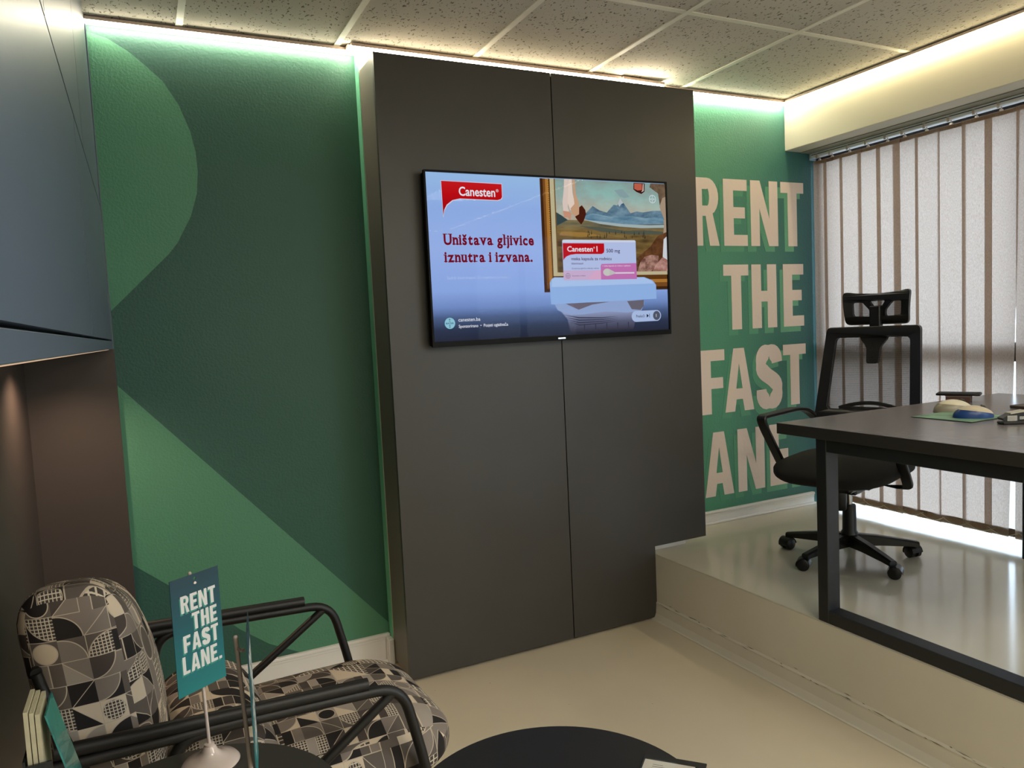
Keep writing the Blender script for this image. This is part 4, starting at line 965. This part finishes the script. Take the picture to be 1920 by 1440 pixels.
for q in bm.verts: q.co += Vector((.085, 1.932, .462))
obj('lumbar_cushion', bm, M_FABRIC, ac, smooth=True)
for yy in (1.628, 2.255):
    tube_obj('arm_tube', [(-.085, yy, 0), (-.035, yy, .43), (-.012, yy, .612), (.10, yy, .615), (.34, yy, .603), (.470, yy, .596), (.515, yy, .403), (.580, yy, 0)], .0125, M_BLACK, ac, 14, .07)
    tube_obj('arm_rail', [(-.235, yy, .624), (.12, yy, .6165)], .0125, M_BLACK, ac) 
    tube_obj('arm_pad', [(-.215, yy, .652), (.3905, yy, .621)], .0145, M_BLACK, ac)
    tube_obj('brace', [(.452, yy, .588), (.205, yy, .420)], .0115, M_BLACK, ac)
bm = nb(); tube(bm, [(.205, 1.628, .424), (.205, 1.66, .424)], .011); 
for yy in (1.64, 2.243): tube(bm, [(-.06, yy, .275), (.545, yy, .275)], .012, 10)
for xx in (.0, .50): tube(bm, [(xx, 1.64, .275), (xx, 2.243, .275)], .012, 10)
obj('seat_frame', bm, M_BLACK, ac, smooth=True)
bm = nb(); 
for yy in (1.66, 2.225): tube(bm, [(-.06, yy, .30), (-.20, yy, .66), (-.235, yy, .80)], .010, 10)
tube(bm, [(-.235, 1.66, .80), (-.235, 2.225, .80)], .010, 10); obj('back_frame', bm, M_BLACK, ac, smooth=True)
rebase(ac, (.15, 1.94, 0)); ac.rotation_euler = (0, 0, math.radians(2.0))

# ================================================================== SIDE TABLES AND WHAT STANDS ON THEM
TT = .6245
def side_table(label, x, y, r):
    t = thing('side_table', label, 'table', (x, y, 0), 0)
    bm = nb(); lathe(bm, [(r-.004, TT-.016), (r, TT-.013), (r, TT-.003), (r-.002, TT)], 96); obj('table_top', bm, mat('black_table_%d' % int(x*100), (9, 9, 10) if x > .3 else (38, 36, 33), .5, bump=.02, bscale=500), t, smooth=True)
    bm = nb(); lathe(bm, [(.018, .012), (.018, TT-.017)], 24); obj('column', bm, M_BLACK, t, smooth=True)
    bm = nb(); lathe(bm, [(.17, 0), (.172, .006), (.165, .010), (.03, .013)], 64); obj('foot', bm, M_BLACK, t, smooth=True)
side_table('round black side table in front of the armchair, carrying the card stands', .012, 1.296, .249)
side_table('round black side table at the bottom centre carrying a small white card', .552, 1.032, .256)
def card_stand(label, x, y, group=None):
    t = thing('card_stand', label, 'stand', (x, y, TT), 0)
    bm = nb(); lathe(bm, [(.050, 0), (.052, .003), (.048, .008), (.034, .013), (.022, .018), (.014, .026), (.011, .034), (.009, .036), (.009, .040), (.004, .041)], 48); obj('foot', bm, M_WPL, t, smooth=True)
    bm = nb(); tube(bm, [(0, 0, .038), (-.004, 0, .2), (-.010, 0, .365)], .0032, 10); bmesh.ops.create_uvsphere(bm, u_segments=10, v_segments=6, radius=.0036, matrix=Matrix.Translation((-.010, 0, .366))); obj('pole', bm, M_WPL, t, smooth=True)
    bm = nb(); tube(bm, [(-.009, .002, .350), (-.004, -.014, .351), (-.003, -.022, .354)], .0026, 8); obj('hook', bm, M_WPL, t, smooth=True)
    return t
cs = card_stand('white card stand with disc foot holding the readable teal card', .058, 1.484-.010)
c2 = card_stand('white card stand at the near side of the table, its card seen edge on', .099, 1.112)
def swing_card(label, loc, rz, name='hanging_card'):
    t = thing(name, label, 'card', loc, rz)
    bm = nb(); plate(bm, [[[(-.050, -.1065), (.050, -.1065), (.050, .1065), (-.050, .1065)], arc(0, .098, .003, .003, 0, 330, 8)[::-1]]], .0012); obj('sheet', bm, M_CARD, t)
    for side_, yy in ((1, -.0009),):
        rows_ = [('RENT', .042, .073, -.031), ('THE', .006, .037, -.012), ('FAST', -.030, .001, -.031), ('LANE.', -.068, -.036, -.046)]
        wid = {'R': .0165, 'E': .0145, 'N': .0175, 'T': .0155, 'H': .0165, 'F': .0145, 'A': .018, 'S': .0165, 'L': .014, '.': .006}
        bs, bw = nb(), nb()
        for word, z0, z1, _ in rows_:
            total = sum(wid[k] for k in word)+.0028*(len(word)-1); x = (.044 if word == 'LANE.' else .0405)-total
            for k in word:
                L_ = letter(k, x, x+wid[k], z0, z1, .0062) if k != '.' else letter(k, x, x+wid[k], z0, z1, .006)
                plate(bw, L_, 0); plate(bs, [[[(a-.0022, b-.0030) for a, b in lp] for lp in grp] for grp in L_], 0)
                x += wid[k]+.0028
        obj('letter_shade', bs, M_CARDS, t, loc=(0, yy+.0001, 0)); obj('lettering', bw, M_CARDW, t, loc=(0, yy, 0), label='white capitals RENT THE FAST LANE.')
    return t
swing_card('teal hanging card reading RENT THE FAST LANE on its stand', (.0545, 1.4535, .8885), math.radians(32.7))
e1 = swing_card('teal hanging card seen edge on beside the readable card', (.104, 1.098, .905), math.radians(82), 'hanging_card')
# leaflet holder on the left
lh = thing('leaflet_holder', 'dark leaflet holder on the left of the side table', 'holder', (-.148, 1.185, TT), 0)
bm = nb(); box(bm, -.034, .082, -.036, .05, 0, .004); box(bm, -.034, -.031, -.036, .05, .004, .245); box(bm, .079, .082, -.036, .05, .004, .12); box(bm, -.031, -.001, -.036, -.033, .004, .238); box(bm, -.001, .079, -.036, -.033, .004, .12); obj('pocket', bm, mat('smoked_acrylic', (40, 44, 44), .12, coat=.6), lh)
for k, (xo, lab) in enumerate(((-.0290, 'cream leaflet stack standing leftmost in the dark holder'), (-.0225, 'cream leaflet stack in the middle of the dark holder'), (-.0160, 'cream leaflet stack next to the teal leaflet in the holder'))):
    t = thing('leaflet', lab, 'leaflet', (-.148+xo, 1.187, TT+.0045), 0); pbox('pages', (0, .0052, -.031, .045, 0, .304-.003*k), M_CREAMPAPER, t); 
t = thing('leaflet', 'teal glossy leaflet leaning at the right side of the holder', 'leaflet', (-.086, 1.187, TT+.0055)); t.rotation_euler = (0, math.radians(-13), 0)
pbox('cover', (0, .002, -.031, .045, 0, .300), M_TEALCOVER, t)
# card in plastic sleeve on the right table
ps = thing('card_tray', 'thin black tray under the white card on the right table', 'tray', (.775, 1.02, TT+.0003), math.radians(-48))
pbox('tray', (-.055, .055, -.036, .036, 0, .003), mat('tray_black', (16, 15, 16), .5), ps, bev=.001)
pc = thing('business_card', 'white business card in a glossy sleeve near the table rim', 'card', (.766, 1.018, TT+.0036), math.radians(-48))
pbox('paper', (-.046, .042, -.028, .025, 0, .0008), mat('card_paper', (206, 200, 188), .5), pc)
pbox('sleeve', (-.048, .046, -.030, .028, .0009, .0012), M_GLASS, pc)
bm = nb()
for k, (a, b, y_) in enumerate(((-.030, .0, .006), (-.03, -.004, .000), (-.024, -.006, -.006), (-.03, -.012, .012))): box(bm, a, b, y_-.0006, y_+.0006, .00081, .00086)
obj('print_line', bm, mat('print_grey', (90, 84, 84), .6), pc)
